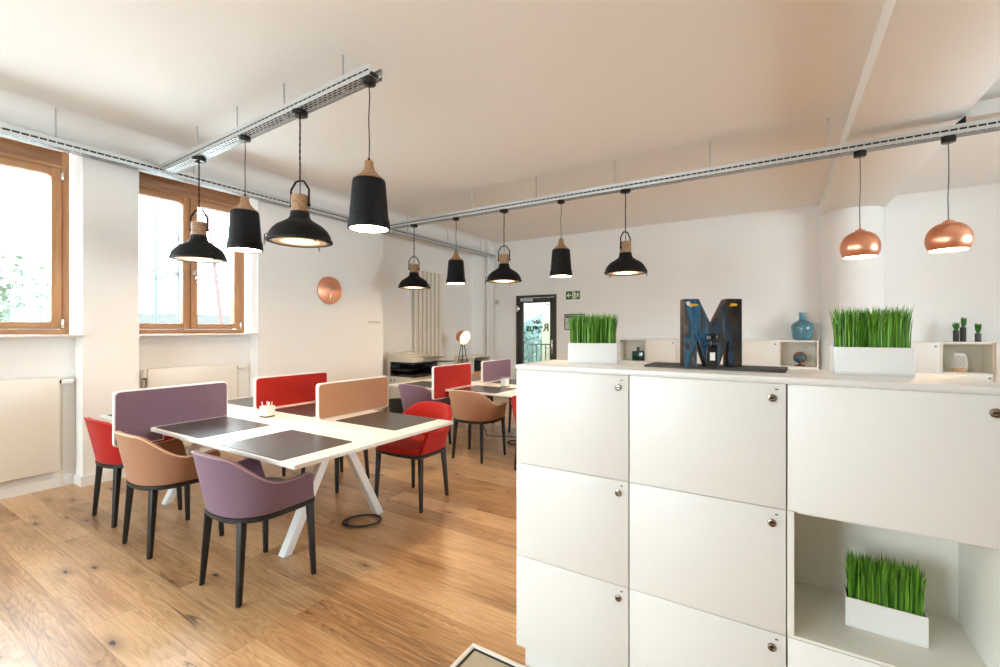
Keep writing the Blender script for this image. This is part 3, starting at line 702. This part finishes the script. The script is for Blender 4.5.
def make_chair(name, m, pipe, label, loc, rz, group):
    r = thing(name, label, 'chair', loc, rz, group)
    ns, nv = 44, 9
    b = MB(); g = [[b.bm.verts.new(shell_pt(-1+2*i/ns, j/nv)) for j in range(nv+1)] for i in range(ns+1)]
    for i in range(ns):
        for j in range(nv): b.bm.faces.new((g[i][j], g[i][j+1], g[i+1][j+1], g[i+1][j]))
    # make sure the normals point outward, then thicken inward
    me_o = b.build('backrest_shell', m, r, solid=.03, bevel=.009, smooth=True, seg=3)
    MB().tube([shell_pt(-1+2*i/60, 1) + Vector((0, 0, .001)) for i in range(61)], .0045, 6).build('piping', pipe, r, smooth=True)
    # seat cushion
    base = [shell_pt(-1+2*i/ns, .0) for i in range(ns+1)]
    out = [(p.x*.93, p.y*.93) for p in base[::1]]
    front = [(.225, .225), (.16, .245), (0, .252), (-.16, .245), (-.225, .225)]
    poly = out + front
    def ins(k): return [(x*k, y*k) for x, y in poly]
    b = MB(); rows = []
    for k, z in ((.97, .445), (1, .455), (1, .478), (.985, .492), (.93, .502), (.6, .506)):
        rows.append([b.bm.verts.new((x, y, z)) for x, y in ins(k)])
    n = len(poly)
    for A, B in zip(rows, rows[1:]):
        for k in range(n): b.bm.faces.new((A[k], A[(k+1) % n], B[(k+1) % n], B[k]))
    b.bm.faces.new(rows[0][::-1]); b.bm.faces.new(rows[-1])
    b.build('seat', m, r, smooth=True)
    # dark frame band under shell
    ring = [(p.x*1.0, p.y*1.0) for p in base] + [(.215, .232), (.12, .245), (0, .25), (-.12, .245), (-.215, .232)]
    b = MB(); rows = []
    for k, z in ((.86, .425), (.985, .425), (1.012, .433), (1.012, .452), (.9, .456)):
        rows.append([b.bm.verts.new((x*k, y*k, z)) for x, y in ring])
    n = len(ring)
    for A, B in zip(rows, rows[1:]):
        for k in range(n): b.bm.faces.new((A[k], A[(k+1) % n], B[(k+1) % n], B[k]))
    b.bm.faces.new(rows[0][::-1]); b.bm.faces.new(rows[-1])
    b.build('frame', BLKP, r, smooth=True)
    for sx in (-1, 1):
        MB().taper((sx*.25, .205, 0), (sx*.232, .190, .435), .024, .034, .028, .040).build('leg', BLKP, r, bevel=.007, seg=2)
        MB().taper((sx*.195, -.205, 0), (sx*.172, -.176, .435), .026, .036, .028, .044, ang=sx*.35).build('leg', BLKP, r, bevel=.007, seg=2)
    return r
PIPE_T = mat('tan_piping', (.78, .55, .38), .8); PIPE_P = mat('mauve_piping', (.42, .27, .30), .8); PIPE_R = mat('red_piping', (.42, .015, .01), .8)
gN, gF, g2 = 'armchairs on the window side of the near table', 'armchairs on the far side of the near table', 'armchairs around the far table'
CH_P = make_chair('armchair', PUR, PIPE_P, 'purple fabric armchair nearest the camera at the near table', (-2.615, 1.492, 0), 0, gN)
CH_T = make_chair('armchair', TAN, PIPE_T, 'tan fabric armchair between the red and purple ones at the near table', (-3.605, 1.462, 0), .0, gN)
CH_R = make_chair('armchair', RED, PIPE_R, 'red armchair half hidden behind the tan one, by the window pier', (-4.375, 1.525, 0), .0, gN)
dup(CH_R, (-2.68, 2.915, 0), PI+.02, 'bright red armchair at the right end of the near table, facing the camera', gF)
dup(CH_P, (-3.62, 2.86, 0), PI, 'purple armchair hidden behind the tan screen, legs seen under the near table', gF)
dup(CH_T, (-4.45, 2.88, 0), PI, 'tan armchair hidden behind the red screen of the near table', gF)
dup(CH_P, (-3.83, 4.35, 0), 0, 'purple armchair left of the red screen at the far table', g2)
dup(CH_T, (-2.96, 4.27, 0), .02, 'brown tan armchair right of the red screen at the far table', g2)
dup(CH_R, (-2.135, 4.265, 0), 0, 'red armchair at the far table, mostly hidden behind the white lockers', g2)
dup(CH_T, (-3.98, 5.70, 0), PI, 'tan armchair peeking out left of the far purple screen', g2)
dup(CH_R, (-3.02, 5.72, 0), PI, 'red armchair hidden behind the far purple screen', g2)

# ------------------------------------------------------------------ tables
def table(cx, cy, label, lx=2.73, wy=1.37):
    r = thing('bench_table', label, 'table', (cx, cy, 0))
    x, y = lx/2, wy/2
    MB().box(-x, x, -y, y, .714, .74).build('tabletop', TABW, r, bevel=.003)
    MB().box(-x+.2, x-.2, -.36, -.30, .66, .714).box(-x+.2, x-.2, .30, .36, .66, .714).build('beam', WSTEEL, r, bevel=.003)
    for sx in (-1, 1):
        X = sx*(x-.53)
        lb = MB()
        MB().box(X-.035, X+.035, -.40, .40, .685, .714).build('cross_rail', WSTEEL, r, bevel=.003)
        for s in (-1, 1):
            MB().prism([(s*.37, 0), (s*.43, 0), (s*.075, .69), (s*.005, .69)], X-.032, X+.032, 'yz').build('leg', WSTEEL, r, bevel=.004)
    for k in (-1, 0, 1):
        c = k*.91
        MB().box(c-.14, c+.14, -.05, .05, .7402, .7415).box(c+.10, c+.13, -.03, .03, .7415, .743).build('cable_flap', WSTEEL, r)
    return r
C1X, C1Y, C2X, C2Y = -3.555, 2.14, -3.03, 4.97
table(C1X, C1Y, 'long white bench table with six places in the foreground')
table(C2X, C2Y, 'white bench table further back, in front of the copier')
def pad(x0, x1, y0, y1, label, g):
    o = thing('desk_pad', label, 'desk pad', (x0, y0, .7402), 0, g)
    MB().prism(rrect(0, x1-x0, 0, y1-y0, .012, 3), 0.0, .004, 'xy').build('mat', PAD, o); return o
gp, gp2 = 'desk pads on the near table', 'desk pads on the far table'
pad(-2.975, -2.325, 1.462, 1.955, 'dark desk pad in front of the nearest purple chair', gp)
pad(-3.90, -3.265, 1.475, 1.97, 'dark desk pad in front of the tan chair, beside the purple screen', gp)
pad(-4.83, -4.23, 1.475, 1.97, 'dark desk pad left of the purple screen at the red chair', gp)
pad(-2.985, -2.335, 2.335, 2.815, 'dark desk pad right of the tan screen at the table end', gp)
pad(-3.885, -3.28, 2.335, 2.815, 'dark desk pad between the red and tan screens', gp)
pad(-4.78, -4.18, 2.335, 2.815, 'dark desk pad left of the red screen by the radiator', gp)
pad(-3.33, -2.73, 4.30, 4.79, 'dark desk pad right of the far red screen, by the white pen cup', gp2)
pad(-4.24, -3.64, 4.30, 4.79, 'dark desk pad behind the far purple chair', gp2)
pad(-2.42, -1.82, 4.30, 4.79, 'dark desk pad at the hidden right end of the far table', gp2)
pad(-3.33, -2.73, 5.15, 5.64, 'dark desk pad behind the white pen cup, right of the far purple screen', gp2)
pad(-4.24, -3.64, 5.15, 5.64, 'dark desk pad left of the far purple screen', gp2)

def screen(x, y0, sy, m, label, g, hang=True):
    """y0: outer end; sy=+1 runs to +y"""
    r = thing('desk_screen', label, 'desk divider', (x, y0, 0), 0, g)
    L_ = .76
    def shape(i):
        a = .035-i*.6
        if hang:
            tz = .7425
            low = [(0+i+.03, .635+i), (.30-i, .635+i), (.30-i, .711-i*.3), (.212+i*0, .711-i*.3), (.212, tz+i*.2), (L_-i, tz+i*.2)]
            top = [(L_-i, 1.03-i-.03)] + [(L_-i-.03+.03*math.cos(t), 1.03-i-.03+.03*math.sin(t)) for t in (PI/6, PI/3, PI/2)]
            tl = [(i+.03-.03*math.cos(t), 1.03-i-.03+.03*math.sin(t)) for t in (PI/2, PI/3, PI/6, 0)]
            bl = [(i+.03-.03*math.cos(t), .635+i+.03-.03*math.sin(t)) for t in (0, PI/6, PI/3)]
            pts = low+top+tl+bl
        else:
            pts = rrect(i, L_-i, .742+i*.4, 1.03-i, .03)
        return [(sy*p, z) for p, z in pts]
    MB().prism(shape(0), -.014, .014, 'yz').build('frame', WSTEEL, r)
    MB().prism(shape(.009), -.0175, .0175, 'yz').build('fabric_panel', m, r)
    return r
gs, gs2 = 'fabric screens on the near table', 'fabric screens on the far table'
screen(-3.945, 1.24, 1, PUR, 'purple fabric screen overhanging the near table edge by the tan chair', gs)
screen(-3.137, 3.04, -1, TAN, 'tan fabric screen on the near table behind the desk pads', gs, hang=False)
screen(-4.01, 3.03, -1, RED, 'red fabric screen on the near table, left of the tan one', gs, hang=False)
screen(-3.46, 4.0725, 1, RED, 'red fabric screen overhanging the far table beside the purple chair', gs2)
screen(-3.46, 5.86, -1, PUR, 'purple fabric screen on the far table behind the white pen cup', gs2, hang=False)

WPEN = mat('white_pen', (.75, .75, .74), .3)
def cup(x, y, label, plabel):
    r = thing('pen_cup', label, 'pen holder', (x, y, .74), .1)
    b = MB()
    for s in (-1, 1):
        b.box(-.04, .04, s*.04-.002, s*.04+.002, .012, .092); b.box(s*.04-.002, s*.04+.002, -.038, .038, .012, .092)
    b.build('cup', CERAM, r, bevel=.001); MB().box(-.041, .041, -.041, .041, .0, .014).build('base', mat('dark_cup_base', (.06, .05, .045), .5), r, bevel=.001)
    for k, (a, dx, dy) in enumerate(((-.22, -.018, -.015), (.05, -.005, .01), (.25, .012, -.012), (.12, .02, .018), (-.1, -.02, .018))):
        p = MB().tube([(0, 0, 0), (a*.11, a*.03, .108)], .004, 8).lathe([(0, 0), (.0001, 0)], n=3).build('pen', WPEN, None, smooth=True)
        p.location = (x+dx, y+dy, .757); tag(p, plabel, 'pen', 'pens in the cup on the '+plabel.split('on the ')[1])
cup(-3.607, 2.15, 'white square pen cup at the centre of the near table', 'one of the white pens bunched in the cup on the near table')
cup(-2.95, 4.87, 'white square pen cup on the far table in front of the purple screen', 'one of the white pens bunched in the cup on the far table')

# cable loops on the floor
def loop(cx, cy, a, b_, rot, label, r=.007):
    pts = []
    for k in range(56):
        t = k/56*4*PI; rr = 1+.07*math.sin(t/2); x = a*rr*math.cos(t); y = b_*rr*math.sin(t)
        pts.append((cx+x*math.cos(rot)-y*math.sin(rot), cy+x*math.sin(rot)+y*math.cos(rot), .0075+.006*(k/56 if k < 28 else 1-k/56)*2))
    o = MB().tube(pts, r, 8, closed=True).build('cable_coil', BLKP, smooth=True); return tag(o, label, 'cable')
loop(-2.69, 2.355, .135, .105, .75, 'oval coil of black cable on the floor beside the near table leg')
loop(-2.83, 5.05, .16, .12, .3, 'coil of black cable on the floor under the far table', .006)
o = MB().tube([(-2.86, 5.26, .008), (-3.1, 5.28, .008), (-3.3, 5.0, .05), (-3.35, 4.9, .3), (-3.4, 4.9, .66)], .006, 8).build('hanging_cable', BLKP, smooth=True); tag(o, 'black cable hanging down under the far table', 'cable')

# ------------------------------------------------------------------ copier
cp = thing('copier', 'large cream office copier with black output bay and scanner lid', 'copier', (-5.62, 5.42, 0))
# local: depth along x 0..0.6 (front at +x), width along y 0..0.62
MB().box(0, .58, 0, .62, .04, .69).build('body', PRN, cp, bevel=.015)
for z0, z1 in ((.08, .24), (.26, .42), (.44, .64)):
    d = MB().box(.58, .60, .03, .59, z0, z1).build('paper_drawer', PRN, cp, bevel=.006)
    MB().box(.60, .606, .22, .40, z1-.05, z1-.025).build('drawer_grip', PRNG, d)
MB().box(.10, .13, -.004, 0, .60, .64).box(.18, .21, -.004, 0, .60, .64).build('side_vents', PRNG, cp)
MB().box(0, .09, 0, .62, .69, .93).build('rear_housing', PRN, cp, bevel=.008)
MB().box(.09, .60, .0, .62, .69, .73).box(.09, .13, .0, .62, .73, .925).box(.13, .60, .52, .62, .73, .925).box(.13, .60, .02, .52, .90, .925).build('output_bay', BLKG, cp, bevel=.004)
MB().prism([(.13, .76), (.62, .83), (.62, .842), (.13, .775)], .12, .42, 'yz').build('output_tray', BLKP, cp)
MB().box(.16, .5, -.06, .10, .80, .815).build('exit_tray', BLKP, cp, bevel=.003)
MB().box(0, .60, -.005, .62, .93, 1.0).build('scanner_bed', PRN, cp, bevel=.008)
MB().box(.02, .46, .0, .60, 1.002, 1.045).prism([(.05, 1.045), (.40, 1.045), (.36, 1.09), (.10, 1.085)], .06, .34, 'yz').build('document_feeder', PRN, cp, bevel=.01)
MB().prism([(.20, 1.085), (.32, 1.085), (.52, 1.13), (.50, 1.14)], .04, .06, 'xz').build('paper_guide', PRN, cp)
MB().box(.47, .72, .25, .66, .985, 1.005).build('control_panel', PRNG, cp, bevel=.006)
MB().box(.35, .74, .62, .92, .905, .92).build('side_tray', BLKG, cp, bevel=.004)
wbn = thing('waste_bin', 'dark round waste bin on the floor beside the copier', 'bin', (-5.12, 5.17, 0))
MB().lathe([(0, 0), (.105, 0), (.135, .36), (.140, .365), (.132, .36), (.102, .01), (0, .01)], n=28).build('bucket', mat('dark_bin', (.02, .02, .018), .6), wbn, smooth=True)
o = MB().tube([(-5.0, 5.60, .05), (-4.98, 5.52, .3), (-4.9, 5.45, .55), (-4.7, 5.4, .62), (-4.6, 5.3, .5), (-4.55, 5.2, .2), (-4.5, 5.2, .01)], .008, 8).build('hanging_cable', BLKP, smooth=True); tag(o, 'black cable looping down between the copier and far table', 'cable')

# ------------------------------------------------------------------ tripod floor lamp
tl = thing('tripod_floor_lamp', 'lit copper spotlight lamp on thin black tripod legs', 'floor lamp', (-5.24, 7.06, 0), -.35)
MB().tube([(0, 0, 1.18), (0, 0, 1.24)], .012, 10).build('yoke', BLKM, tl)
for k in range(3):
    a = k*2*PI/3+.5
    MB().tube([(.03*math.cos(a), .03*math.sin(a), 1.20), (.26*math.cos(a), .26*math.sin(a), 0.008)], .008, 8).build('leg', BLKM, tl, smooth=True)
LM = Matrix.Translation((.02, -.02, 1.33)) @ Matrix.Rotation(.25, 4, 'Z') @ Matrix.Rotation(PI/2+.30, 4, 'Y')
MB().lathe([(0, -.12), (.05, -.115), (.09, -.09), (.12, -.035), (.136, .075), (.131, .075), (.112, -.03), (.08, -.08), (0, -.1)], n=40, M=LM).build('lamp_head', COPPER, tl, smooth=True)
MB().lathe([(0, .035), (.05, .045), (.1, .038), (.124, .02), (.12, .016), (0, .016)], n=36, M=LM).build('diffuser', mat('spot_diffuser', (.9, .8, .7), .5, emit=((1, .60, .30), 7)), tl, smooth=True)

# low cabinet in the far corner
cb = thing('low_cabinet', 'low cream cabinet with open dark compartment in the far corner', 'cabinet', (-5.78, 7.52, 0))
MB().box(0, .47, 0, .03, .06, .92).box(0, .47, .62, .65, .06, .92).box(0, .47, .03, .62, .06, .09).box(0, .47, .03, .62, .89, .92).box(0, .02, .03, .62, .09, .89).box(.02, .46, .03, .62, .45, .48).box(.0, .47, 0, .65, 0, .06).build('carcass', RADC, cb, bevel=.003)
MB().box(.45, .47, .04, .61, .10, .44).build('door', RADC, cb, bevel=.003)
MB().box(.06, .42, .10, .55, .48, .80).build('black_box_insert', BLKM, cb, bevel=.01)
MB().box(.12, .36, -.006, 0, .74, .86).build('side_plate', mat('side_plate_grey', (.30, .27, .23), .6), cb)

# ------------------------------------------------------------------ lockers (foreground)
LOCKM = mat('lock_nickel', (.36, .30, .25), .25, 1)
TAGM = mat('tag_ink', (.05, .06, .05), .6)
def lock_on(door, x, z, y=0):
    M_ = Matrix.Translation((x, y, z)) @ Matrix.Rotation(PI/2, 4, 'X')
    l = MB().lathe([(0, 0), (.0125, 0), (.013, .003), (.012, .006), (.0085, .007), (.0075, .003), (0, .003)], n=28, M=M_).build('lock', LOCKM, door, smooth=True)
    MB().box(x-.0055, x+.0055, y-.006, y-.003, z-.0022, z+.0022).build('keyhole', BLKG, l)
    MB().box(x+.008, x+.017, y-.0012, y, z+.026, z+.0298).build('number_tag', TAGM, door)
def locker(x0, x1, yf, label, niche, g, yb=None, ztop=1.289, locks=True, detail=True):
    """yf: front plane of the doors"""
    D = .385
    r = thing('locker_unit', label, 'locker cabinet', (x0, yf, 0), 0, g)
    W = x1-x0; zs = [.0985, .488, .888, ztop]
    t = .018
    c = MB()
    c.box(.0005, t, t, D, .0985, ztop).box(W-t, W-.0005, t, D, .0985, ztop).box(t, W-t, D-.01, D, .0985, ztop)
    c.box(t, W-t, t, D-.01, .0985, .0985+t).box(t, W-t, t, D-.01, ztop-t, ztop)
    for z in zs[1:3]: c.box(t, W-t, t if True else 0, D-.01, z-t/2, z+t/2)
    c.build('carcass', LACQ, r, bevel=.0008, seg=1)
    if niche is not None:       # visible inner lining of the open compartment, flush with the doors at its rim
        z0, z1 = zs[niche], zs[niche+1]
        li = MB().box(.001, t+.002, .0005, D-.012, z0+.001, z1-.001).box(W-t-.002, W-.001, .0005, D-.012, z0+.001, z1-.001)
        li.box(t+.002, W-t-.002, D-.016, D-.012, z0+.001, z1-.001).box(t+.002, W-t-.002, .0005, D-.016, z0+.001, z0+.010).box(t+.002, W-t-.002, t+.002, D-.016, z1-.0105, z1-.0092)
        li.build('niche_lining', LACQ_IN, r, bevel=.0008, seg=1)
    for k in range(3):
        if k == niche: continue
        z0, z1 = zs[k]+.0012, zs[k+1]-.0012
        d = MB().box(.0024, W-.0024, 0, t-.001, z0, z1).build('door', LACQ, r, bevel=.0012)
        if detail: lock_on(d, W-.040, z1-.046)
        else: MB().lathe([(0, 0), (.013, 0), (.013, .008), (0, .008)], n=12, M=Matrix.Translation((W-.05, 0, z1-.05)) @ Matrix.Rotation(PI/2, 4, 'X')).build('lock', PRNG, d, smooth=True)
    MB().box(.03 if detail else .0, W, .03, D, 0, .0985).build('plinth', LACQ, r)
    return r
gl = 'white locker units in the foreground'
YL = 1.69
locker(-.968, -.479, YL, 'leftmost white locker unit in the foreground, three doors with round locks', None, gl)
locker(-.479, .021, YL, 'middle white locker unit in the foreground, below the metal letter', None, gl)
locker(.021, .524, YL, 'rightmost foreground locker unit with open niche holding a grass planter', 1, gl)
MB_ = MB().box(-.970, .526, YL-.003, YL+.392, 1.2935, 1.31); wt = MB_.build('worktop', LACQ_TOP, None, bevel=.0015)
MB().box(-.966, .522, YL+.004, YL+.385, 1.289, 1.2936).build('shadow_strip', LACQ, wt)
tag(wt, 'white worktop running over the three foreground lockers', 'worktop')

# back wall lockers
gbl = 'white locker units along the back wall'
YK = 8.25
labs = ['back wall locker unit with niche holding the green bottle', 'back wall locker unit just right of the green bottle niche', 'back wall locker unit hidden behind the metal letter',
        'back wall locker unit right of the metal letter', 'back wall locker unit left of the globe niche', 'back wall locker unit with niche holding the small globe']
for k in range(6):
    locker(-2.53+k*.506, -2.53+(k+1)*.506, YK, labs[k], 2 if k in (0, 5) else None, gbl, detail=False)
wk = MB().box(-2.535, .51, YK-.004, YB-.003, 1.289, 1.302).build('cabinet_top', LACQ_TOP, None, bevel=.002); tag(wk, 'white top board over the back wall lockers left of the column', 'worktop')
labs = ['locker unit beside the round column, behind the large grass planter', 'locker unit on the right with niche holding the white lantern', 'locker unit at the right edge beside the lantern niche']
for k in range(3):
    locker(1.335+k*.51, 1.335+(k+1)*.51, YK-(.03 if k == 2 else 0), labs[k], 2 if k == 1 else None, gbl, detail=False)
wk = MB().box(1.33, 2.36, YK-.004, YB-.003, 1.289, 1.302).box(2.36, 2.87, YK-.034, YB-.003, 1.289, 1.302).build('cabinet_top', LACQ_TOP, None, bevel=.002); tag(wk, 'white top board over the lockers right of the column, under three black pots', 'worktop')

# ------------------------------------------------------------------ things on the worktop
WTZ = 1.31
mt = MB().prism([(-.468, 1.868), (.018, 1.853), (.030, 2.05), (-.470, 2.065)], WTZ, WTZ+.008, 'xy').build('slate_mat', SLATE, bevel=.001)
tag(mt, 'long dark grey felt mat under the metal letter on the worktop', 'mat')
ZM = WTZ+.008
ml = thing('metal_letter', 'large metal letter M with blue and rust patina on the dark mat', 'letter', (-.226, 1.915, ZM), math.radians(30))
Wm, Hm = .218, .262; h = Hm/Wm
pts = [(0, 0), (0, h), (.25, h), (.485, .70), (.735, h), (1, h), (1, 0), (.765, 0), (.765, .50), (.60, 0), (.40, 0), (.215, .52), (.215, 0)]
pts = [((a-.5)*Wm, z*Wm) for a, z in pts]
MB().prism(pts, -.0215, .0235, 'xz').build('side_band', mat('rusty_band', (.018, .016, .017), .35, .5, vary=((.07, .035, .02), 45, 4)), ml, bevel=.002)
MB().prism([(a*.992, .0012+z*.990) for a, z in pts], -.0236, -.0216, 'xz').build('face', PATINA, ml)
MB().prism([(-.088, .232), (-.06, .235), (-.056, .241), (-.086, .243)], -.0248, -.0236, 'xz').prism([(.062, .232), (.092, .235), (.088, .243), (.066, .244)], -.0248, -.0236, 'xz').build('yellow_slot', mat('slot_yellow', (.75, .42, .02), .5), ml)
MB().prism([(-.104, .249), (-.092, .252), (-.078, .236), (-.082, .229), (-.100, .238)], -.0246, -.0236, 'xz').build('paint_chip', mat('chip_white', (.7, .67, .62), .6), ml)
pb = thing('perfume_bottle', 'black bottle with round stopper and white label before the metal letter', 'bottle', (-.216, 1.862, ZM), .25)
MB().box(-.019, .019, -.012, .012, 0, .086).build('body', BLKG, pb, bevel=.003)
MB().lathe([(0, .086), (.008, .086), (.008, .097), (.019, .099), (.0225, .106), (.0225, .120), (.019, .127), (0, .129)], n=24).build('stopper', BLKG, pb, smooth=True)
MB().box(-.0075, .0105, -.0128, -.012, .028, .058).build('label', mat('white_label', (.82, .8, .76), .5), pb)

def grass(parent, x0, x1, y0, y1, z, hmin, hmax, n):
    g = MB()
    for _ in range(n):
        x, y = random.uniform(x0, x1), random.uniform(y0, y1); hh = random.uniform(hmin, hmax)*random.choice((1, 1, .97, .9, .8, 1.06))
        a = random.uniform(0, 2*PI); lean = random.gauss(0, .07)*hh; w_ = random.uniform(.0012, .0026)
        dx, dy = math.cos(a)*lean, math.sin(a)*lean
        # outer blades lean outward a little
        dx += (x-(x0+x1)/2)/(x1-x0)*.008; dy += (y-(y0+y1)/2)*.1
        b_ = random.uniform(0, PI); ux, uy = math.cos(b_)*w_, math.sin(b_)*w_
        L3 = []
        for t, k in ((0, 1), (.45, 1), (.8, .65)):
            c = Vector((x+dx*t*t, y+dy*t*t, z+hh*t)); L3.append((g.bm.verts.new(c+Vector((ux, uy, 0))*k), g.bm.verts.new(c-Vector((ux, uy, 0))*k)))
        tip = g.bm.verts.new((x+dx*1.1, y+dy*1.1, z+hh))
        for A, B in zip(L3, L3[1:]): g.bm.faces.new((A[0], A[1], B[1], B[0]))
        g.bm.faces.new((L3[-1][0], L3[-1][1], tip))
    o = g.build('grass', BLADE, parent); o['kind'] = 'stuff'; return o
def planter(loc, rz, w_, d, hh, label, n, gh):
    r = thing('grass_planter', label, 'planter', loc, rz, 'white grass planters')
    t = .005; b = MB()
    b.box(-w_/2, w_/2, -d/2, d/2, 0, .006)
    b.box(-w_/2, w_/2, -d/2, -d/2+t, .006, hh).box(-w_/2, w_/2, d/2-t, d/2, .006, hh).box(-w_/2, -w_/2+t, -d/2+t, d/2-t, .006, hh).box(w_/2-t, w_/2, -d/2+t, d/2-t, .006, hh)
    b.build('pot', CERAM, r, bevel=.0022, seg=3)
    MB().box(-w_/2+t, w_/2-t, -d/2+t, d/2-t, .006, hh-.012).build('soil', SOIL, r)
    grass(r, -w_/2+.010, w_/2-.010, -d/2+.010, d/2-.010, hh-.013, gh*.78, gh, n)
planter((-.712, 1.945, WTZ), math.radians(14), .214, .09, .092, 'white box planter of grass at the left end of the worktop', 1500, .150)
planter((.266, 1.975, WTZ), math.radians(4), .212, .09, .092, 'white box planter of tall grass in front of the column', 1700, .152)
planter((.286, 1.883, .4981), math.radians(-2), .200, .092, .092, 'white box planter of grass inside the open locker niche', 1500, .150)

# ------------------------------------------------------------------ things on and in the back lockers
o = thing('demijohn_bottle', 'round blue glass demijohn on top of the back lockers', 'bottle', (.31, 8.44, 1.302))
MB().lathe([(0, 0), (.10, 0), (.122, .012), (.135, .06), (.148, .16), (.150, .215), (.135, .255), (.09, .29), (.05, .315), (.043, .34), (.042, .405), (.05, .408), (.05, .430), (.04, .432), (.036, .40), (.037, .33), (.08, .28), (.125, .25), (.140, .21), (.138, .16), (.125, .06), (.11, .02), (0, .012)], n=48).build('glass_body', GLASSB, o, smooth=True)
MB().box(-.10, -.045, -.150, -.136, .222, .234).build('label_mark', BLKP, o)
zn = .8981
o = thing('flat_glass_bottle', 'dark green flat glass bottle in the back locker niche', 'bottle', (-2.21, 8.40, zn))
MB().box(-.105, .105, -.035, .035, 0, .172).build('body', GLASSG, o, bevel=.012, seg=3)
MB().lathe([(0, .172), (.024, .172), (.022, .225), (.032, .227), (.032, .245), (0, .246)], n=24).build('neck', GLASSG, o, smooth=True)
o = thing('small_globe', 'small brown and blue globe on a wooden stand in the right niche', 'globe', (.275, 8.40, zn))
MB().lathe([(0, 0), (.07, 0), (.065, .015), (.02, .03), (.014, .05), (0, .052)], n=28).build('stand', mat('stand_wood', (.14, .05, .025), .4), o, smooth=True)
MB().lathe([(.092*math.sin(k*PI/16) if 0 < k < 16 else 0, .135-.092*math.cos(k*PI/16)) for k in range(17)], n=32).build('ball', GLOBE, o, smooth=True)
o = thing('lattice_lantern', 'white lattice lantern with wooden base in the right hand niche', 'lantern', (2.06, 8.40, zn)); o.scale = (.74, .74, 1)
MB().lathe([(0, 0), (.085, 0), (.100, .02), (.108, .055), (0, .055)], n=36).build('base', mat('pale_wood', (.62, .40, .24), .5), o, smooth=True)
prof = lambda z: .108 - .028*((z-.12)/.12)**2 if z > .12 else .108 + .0*z
b = MB()
for s in (-1, 1):
    for k in range(14):
        pp = []
        for i in range(13):
            z = .055+.175*i/12; a = 2*PI*k/14 + s*i/12*1.35; pp.append((prof(z)*math.cos(a), prof(z)*math.sin(a), z))
        b.tube(pp, .0045, 5)
b.lathe([(.100, .222), (.086, .236), (.07, .25), (.062, .248), (.078, .232), (.092, .22)], n=36)
b.build('lattice', CERAM, o)
MB().lathe([(0, .056), (.088, .056), (.09, .14), (.075, .22), (0, .22)], n=28).build('inner_glass', mat('lantern_inner', (.55, .52, .48), .5), o, smooth=True)
PLG = mat('succulent_green', (.03, .14, .02), .6, vary=((.06, .22, .03), 60, 2))
def pot(x, y, hh, m, label, fh):
    r = thing('potted_plant', label, 'potted plant', (x, y, 1.302), 0, 'black pots on the back lockers')
    MB().lathe([(0, 0), (.030, 0), (.031, .004), (.031, hh), (.027, hh), (.026, hh-.012), (0, hh-.012)], n=28).build('pot', m, r, smooth=True)
    f = MB()
    for k in range(46):
        a = random.uniform(0, 2*PI); l = random.uniform(.25, 1); ln = random.uniform(.6, 1)*fh; sp = l*.036
        p0 = Vector((.008*math.cos(a), .008*math.sin(a), hh-.012)); p1 = Vector((sp*.8*math.cos(a), sp*.8*math.sin(a), hh+ln*.55)); p2 = Vector((sp*math.cos(a), sp*math.sin(a), hh+ln))
        f.tube([p0, p1, p2], .004, 4, rs=[.003, .0055, .001])
    f.build('leaves', PLG, r)
BLKC = mat('black_ceramic', (.02, .02, .022), .35)
pot(2.035, 8.42, .155, BLKC, 'shorter black pot with green plant on the left of the pair', .11)
pot(2.105, 8.43, .195, BLKC, 'tallest black pot with green plant, middle of the three', .14)
pot(2.245, 8.42, .115, mat('grey_ceramic', (.07, .07, .075), .4), 'short dark grey pot with green plant, standing apart on the right', .14)

# ------------------------------------------------------------------ floor box by the lockers
fb = thing('floor_box', 'pale framed floor box with beige inset beside the lockers', 'floor box', (-1.205, 1.20, 0))
MB().box(0, .62, 0, .022, 0, .012).box(0, .62, .483, .505, 0, .012).box(0, .022, .022, .483, 0, .012).box(.598, .62, .022, .483, 0, .012).build('rim', TRIMW, fb, bevel=.003)
MB().box(.022, .598, .022, .483, 0, .004).build('inset', mat('beige_inset', (.50, .44, .32), .9, bump=(200, .4)), fb)
MB().box(.022, .030, .022, .483, 0, .008).box(.030, .598, .475, .483, 0, .008).build('seal', BLKP, fb)
